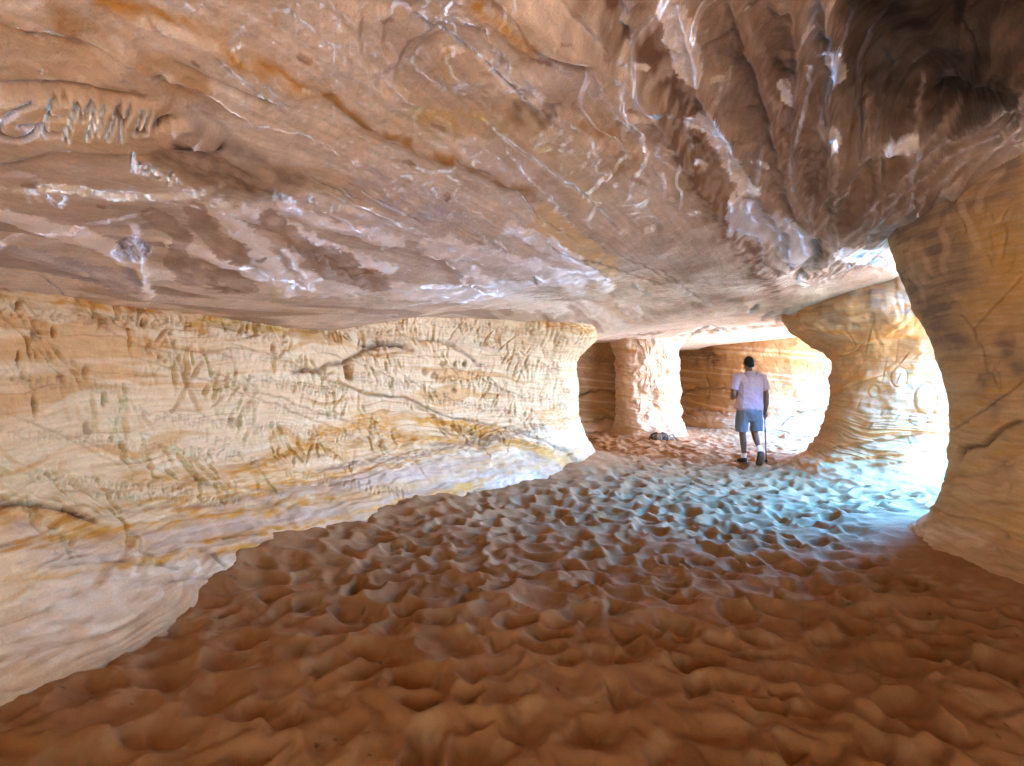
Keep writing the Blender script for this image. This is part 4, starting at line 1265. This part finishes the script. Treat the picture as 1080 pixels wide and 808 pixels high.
def make_person():
    b = Mesh()
    # pelvis, trunk, neck, head
    b.tube([(0, 0, 0.86), (0, 0, 0.96), (0.0, 0, 1.08), (0, 0.0, 1.22), (0, -0.005, 1.36), (0, 0.0, 1.43)], [(0.155, 0.115), (0.165, 0.12), (0.155, 0.12), (0.168, 0.12), (0.175, 0.10), (0.12, 0.075)], 24)
    b.tube([(0, 0.0, 1.42), (0, 0.015, 1.50), (0, 0.03, 1.58)], [0.068, 0.06, 0.06], 16)
    b.ball((0, 0.035, 1.645), (0.076, 0.095, 0.105))
    b.ball((0, 0.065, 1.59), (0.058, 0.07, 0.06))                     # jaw
    b.tube([(0, 0.125, 1.655), (0, 0.143, 1.625), (0, 0.138, 1.615)], [0.010, 0.015, 0.014], 10)   # nose
    b.tube([(-0.022, 0.128, 1.583), (0, 0.134, 1.583), (0.022, 0.128, 1.583)], [0.007, 0.009, 0.007], 8)   # mouth
    for s in (-1, 1):
        b.ball((s * 0.080, 0.03, 1.635), (0.012, 0.024, 0.034), 12, 8)
        b.ball((s * 0.030, 0.118, 1.657), (0.014, 0.012, 0.009), 10, 8)
    # shoulders
    for s in (-1, 1):
        b.ball((s * 0.19, 0, 1.395), (0.065, 0.062, 0.062))
        b.tube([(s * 0.08, 0, 1.43), (s * 0.19, 0, 1.40)], [0.055, 0.058], 14)
    # right arm hangs, hand on the pole
    b.tube([(0.20, 0, 1.39), (0.24, -0.01, 1.24), (0.262, -0.01, 1.12)], [0.058, 0.052, 0.043], 16)
    b.tube([(0.262, -0.01, 1.12), (0.272, 0.02, 0.98), (0.270, 0.06, 0.86)], [0.046, 0.042, 0.028], 16)
    hc = Vector((0.272, 0.085, 0.79))
    b.tube([(0.270, 0.06, 0.86), (0.271, 0.075, 0.82), hc], [(0.026, 0.02), (0.034, 0.019), (0.037, 0.017)], 12)
    gx, gy = 0.283, 0.118                                              # axis of the pole's grip
    for k, (dz, ln) in enumerate(((0.030, 1.0), (0.010, 1.08), (-0.011, 1.0), (-0.030, 0.85))):
        zk = hc.z - 0.008 + dz
        b.tube([(0.262, 0.085, zk), (0.300, 0.092, zk - 0.002), (0.3075, 0.118, zk - 0.003), (0.296 , 0.143 * ln + 0.118 * (1 - ln), zk - 0.004), (0.272, 0.141, zk - 0.004)], [0.0095, 0.0092, 0.0088, 0.0083, 0.0075], 8)
    b.tube([(0.262, 0.075, 0.815), (0.252, 0.105, 0.822), (0.262, 0.132, 0.828), (0.280, 0.142, 0.830)], [0.013, 0.011, 0.0105, 0.009], 8)   # thumb
    # left arm bent forward
    b.tube([(-0.20, 0, 1.39), (-0.245, -0.02, 1.26), (-0.262, -0.02, 1.13)], [0.058, 0.052, 0.044], 16)
    b.tube([(-0.262, -0.02, 1.13), (-0.235, 0.10, 1.08), (-0.19, 0.21, 1.09)], [0.046, 0.041, 0.028], 16)
    b.tube([(-0.19, 0.21, 1.09), (-0.172, 0.25, 1.095), (-0.155, 0.285, 1.10)], [(0.022, 0.026), (0.02, 0.036), (0.018, 0.038)], 12)
    for k, (dz, ln) in enumerate(((0.030, 0.95), (0.010, 1.06), (-0.010, 1.0), (-0.029, 0.8))):
        b.tube([(-0.158, 0.28, 1.10 + dz), (-0.142, 0.28 + 0.045 * ln, 1.098 + dz), (-0.118, 0.28 + 0.070 * ln, 1.095 + dz), (-0.095, 0.28 + 0.072 * ln, 1.092 + dz)], [0.0095, 0.009, 0.0085, 0.0075], 8)
    b.tube([(-0.172, 0.245, 1.12), (-0.150, 0.262, 1.142), (-0.128, 0.29, 1.15)], [0.013, 0.011, 0.009], 8)
    # left leg stands a step ahead, right leg trails with the heel lifted
    b.tube([(-0.088, 0, 0.90), (-0.095, 0.03, 0.72), (-0.085, 0.07, 0.50)], [(0.088, 0.095), 0.076, 0.054], 18)
    b.tube([(-0.085, 0.07, 0.50), (-0.075, 0.06, 0.36), (-0.058, 0.09, 0.18), (-0.052, 0.11, 0.09)], [0.054, 0.055, 0.037, 0.033], 18)
    b.tube([(-0.052, 0.09, 0.055), (-0.058, 0.17, 0.045), (-0.066, 0.25, 0.03)], [(0.034, 0.04), (0.04, 0.035), (0.04, 0.02)], 12)
    b.tube([(0.09, 0, 0.90), (0.098, 0.03, 0.72), (0.094, 0.05, 0.53)], [(0.088, 0.095), 0.076, 0.055], 18)
    b.tube([(0.094, 0.05, 0.53), (0.098, -0.03, 0.42), (0.103, -0.13, 0.30), (0.105, -0.18, 0.235)], [0.055, 0.054, 0.038, 0.033], 18)
    b.tube([(0.105, -0.19, 0.215), (0.108, -0.165, 0.13), (0.11, -0.12, 0.05)], [(0.034, 0.036), (0.040, 0.032), (0.040, 0.022)], 12)
    body = b.build("person", M_SKIN, None, voxel=0.0055, smooth=3)
    tag(body, "person in lavender polo shirt and grey shorts walking away with a pole", "person")

    h = Mesh()
    h.ball((0, 0.024, 1.655), (0.081, 0.098, 0.099), 24, 16)
    h.tube([(-0.045, -0.055, 1.60), (0.0, -0.068, 1.588), (0.045, -0.055, 1.60)], [0.022, 0.024, 0.022], 12)
    hair = h.build("hair", M_HAIR, body, voxel=0.006, smooth=2, wrinkle=0.004, seed=3, wscale=60)
    # cut the face side away
    import bmesh
    bm = bmesh.new()
    bm.from_mesh(hair.data)
    dele = [v for v in bm.verts if (v.co.y > 0.075 and v.co.z < 1.70) or (v.co.z < 1.60 and v.co.y > -0.01) or (v.co.y > 0.02 and v.co.z < 1.655 and abs(v.co.x) > 0.06)]
    bmesh.ops.delete(bm, geom=dele, context='VERTS')
    bm.to_mesh(hair.data)
    bm.free()

    s = Mesh()
    s.tube([(0, -0.005, 0.915), (0, -0.005, 0.97), (0, 0, 1.08), (0, 0, 1.22), (0, -0.008, 1.34), (0, -0.004, 1.405), (0, 0.0, 1.445)], [(0.222, 0.165), (0.218, 0.16), (0.205, 0.158), (0.205, 0.15), (0.208, 0.128), (0.198, 0.112), (0.115, 0.088)], 28)
    for q in (-1, 1):
        s.tube([(q * 0.09, 0, 1.425), (q * 0.195, 0, 1.39), (q * 0.235, -0.008, 1.28), (q * 0.252, -0.012, 1.205)], [(0.085, 0.085), (0.092, 0.088), (0.072, 0.076), (0.068, 0.074)], 20, caps=False)
    shirt = s.build("polo_shirt", M_SHIRT, body, voxel=0.008, smooth=4, wrinkle=0.010, seed=9, wscale=9)
    k = Mesh()
    k.tube([(0, 0.002, 1.445), (0, 0.008, 1.475), (0, 0.012, 1.492)], [(0.088, 0.078), (0.078, 0.074), (0.074, 0.072)], 20, caps=False)
    k.build("collar", M_SHIRT, shirt)

    t = Mesh()
    t.tube([(0, -0.005, 0.80), (0, -0.01, 0.86), (0, -0.005, 0.95)], [(0.195, 0.145), (0.205, 0.158), (0.195, 0.14)], 26)
    t.tube([(-0.10, 0, 0.85), (-0.112, 0.02, 0.72), (-0.112, 0.04, 0.535)], [(0.105, 0.135), (0.105, 0.118), (0.098, 0.105)], 22, caps=False)
    t.tube([(0.105, 0, 0.85), (0.115, 0.02, 0.72), (0.118, 0.025, 0.545)], [(0.105, 0.135), (0.105, 0.118), (0.098, 0.108)], 22, caps=False)
    t.build("shorts", M_SHORTS, body, voxel=0.008, smooth=4, wrinkle=0.010, seed=15, wscale=9)

    for nm, ank, toe, lift in (("l", Vector((-0.052, 0.108, 0.10)), None, 0), ("r", None, None, 1)):
        if nm == "l":
            Mesh().tube([(-0.052, 0.108, 0.075), (-0.054, 0.104, 0.12), (-0.058, 0.092, 0.165)], [0.043, 0.040, 0.042], 16).build("sock", M_SOCK, body)
            sh = Mesh()
            sh.tube([(-0.050, 0.075, 0.055), (-0.054, 0.14, 0.058), (-0.062, 0.22, 0.045), (-0.068, 0.285, 0.032)], [(0.042, 0.048), (0.046, 0.05), (0.050, 0.038), (0.044, 0.026)], 18)
            sh.tube([(-0.052, 0.10, 0.05), (-0.052, 0.105, 0.095)], [(0.046, 0.056), (0.046, 0.05)], 18, caps=False)
            shoe = sh.build("shoe", M_SHOE, body, voxel=0.007, smooth=3)
            so = Mesh()
            so.tube([(-0.050, 0.045, 0.014), (-0.054, 0.14, 0.012), (-0.064, 0.24, 0.012), (-0.070, 0.30, 0.016)], [(0.042, 0.014), (0.042, 0.013), (0.050, 0.013), (0.040, 0.011)], 16)
            so.build("sole", M_SOLE, shoe)
        else:
            Mesh().tube([(0.105, -0.19, 0.215), (0.104, -0.165, 0.255), (0.103, -0.135, 0.298)], [0.042, 0.040, 0.042], 16).build("sock", M_SOCK, body)
            sh = Mesh()
            sh.tube([(0.105, -0.205, 0.215), (0.107, -0.175, 0.150), (0.110, -0.130, 0.075), (0.112, -0.085, 0.025)], [(0.044, 0.046), (0.046, 0.046), (0.050, 0.036), (0.046, 0.026)], 18)
            sh.tube([(0.105, -0.195, 0.19), (0.105, -0.185, 0.235)], [(0.046, 0.052), (0.046, 0.048)], 18, caps=False)
            shoe = sh.build("shoe", M_SHOE, body, voxel=0.007, smooth=3)
            so = Mesh()
            so.tube([(0.105, -0.250, 0.222), (0.107, -0.222, 0.150), (0.110, -0.172, 0.070), (0.112, -0.110, 0.010)], [(0.040, 0.012), (0.041, 0.012), (0.050, 0.012), (0.042, 0.010)], 16)
            so.build("sole", M_SOLE, shoe)
    body.location = (PXY[0], PXY[1], gz + 0.005)
    body.rotation_euler = (0, 0, R(-4))
    return body


person = make_person()
bpy.context.view_layer.update()
MW = person.matrix_basis.copy()

stick = bpy.data.objects.new("walking_stick", None)
col_main.objects.link(stick)
gp = MW @ Vector((0.283, 0.118, 0.80))
tip = MW @ Vector((0.325, 0.16, 0.0))
tip.z = sand_z(tip.x, tip.y) - 0.03
stick.location = tip
tag(stick, "slim dark trekking pole gripped in the walking person's right hand", "walking pole")
ax = (gp - tip)
Lh = ax.length
axn = ax.normalized()
pt = lambda s: tuple(axn * s)
Mesh().tube([pt(0.05), pt(0.30), pt(0.58), pt(Lh - 0.07)], [0.009, 0.0095, 0.011, 0.012], 12, caps=False).build("shaft", M_BLUE, stick)
Mesh().tube([pt(Lh - 0.08), pt(Lh - 0.02), pt(Lh + 0.03), pt(Lh + 0.055)], [0.014, 0.0155, 0.0145, 0.017], 14).build("grip", M_BLACK, stick)
Mesh().tube([pt(0.0), pt(0.05)], [0.003, 0.007], 10).build("ferrule", M_BLACK, stick)
Mesh().tube([pt(0.075), pt(0.082)], [0.026, 0.022], 16).build("basket", M_BLACK, stick)
Mesh().tube([pt(0.555), pt(0.595)], [0.0125, 0.0125], 12).build("clamp", M_BLACK, stick)
a0 = Vector(pt(Lh + 0.045))
Mesh().tube([a0, a0 + Vector((0.028, -0.01, 0.0)), a0 + Vector((0.045, -0.015, -0.03)), a0 + Vector((0.03, -0.01, -0.075)), a0 + Vector((0.012, -0.004, -0.10))], [(0.010, 0.0025)] * 5, 8).build("wrist_strap", M_BLACK, stick)

# ------------------------------------------------------------------ backpack lying on the sand
pk = bpy.data.objects.new("backpack", None)
col_main.objects.link(pk)
bx, by = 3.42, 13.0
pk.location = (bx, by, sand_z(bx, by) - 0.01)
pk.rotation_euler = (0, 0, R(8))
pk.scale = (0.85, 0.85, 0.72)
tag(pk, "dark brown backpack lying on the sand at the pale pillar's foot", "backpack")
m = Mesh()
m.tube([(-0.25, 0, 0.10), (-0.15, 0, 0.115), (0.0, 0.01, 0.11), (0.12, 0, 0.10), (0.22, 0, 0.075), (0.29, -0.01, 0.05)], [(0.13, 0.10), (0.15, 0.125), (0.15, 0.115), (0.14, 0.105), (0.11, 0.08), (0.07, 0.045)], 20)
m.ball((-0.13, -0.1, 0.11), (0.11, 0.06, 0.08))
m.build("bag", M_PACK, pk, voxel=0.012, smooth=3, wrinkle=0.022, seed=4, wscale=9)
m = Mesh()
m.ball((0.04, -0.125, 0.085), (0.10, 0.05, 0.07))
m.build("pocket", M_PACKD, pk, voxel=0.012, smooth=3, wrinkle=0.012, seed=6, wscale=12)
Mesh().tube([(-0.29, 0.02, 0.17), (-0.15, 0.0, 0.235), (0.02, 0.0, 0.225), (0.13, 0, 0.205)], [(0.05, 0.02), (0.075, 0.022), (0.07, 0.022), (0.04, 0.018)], 14).build("lid", M_PACKD, pk, wrinkle=0.008, seed=2)
for pts in ([(-0.24, -0.03, 0.20), (-0.33, -0.05, 0.19), (-0.38, -0.07, 0.11), (-0.36, -0.08, 0.03), (-0.28, -0.08, 0.02)],
            [(0.18, -0.03, 0.14), (0.24, -0.05, 0.20), (0.30, -0.06, 0.19), (0.33, -0.08, 0.12), (0.39, -0.09, 0.06), (0.41, -0.09, 0.02)]):
    Mesh().tube(smooth_poly(pts, 5), [(0.016, 0.007)] * ((len(pts) - 1) * 5 + 1), 8).build("shoulder_strap", M_PACKD, pk)
for x in (-0.075, 0.13):
    Mesh().tube(smooth_poly([(x, 0.05, 0.225), (x + 0.01, -0.08, 0.20), (x + 0.01, -0.165, 0.12), (x, -0.16, 0.03)], 5), [(0.014, 0.005)] * 16, 8).build("compression_strap", M_WEB, pk)
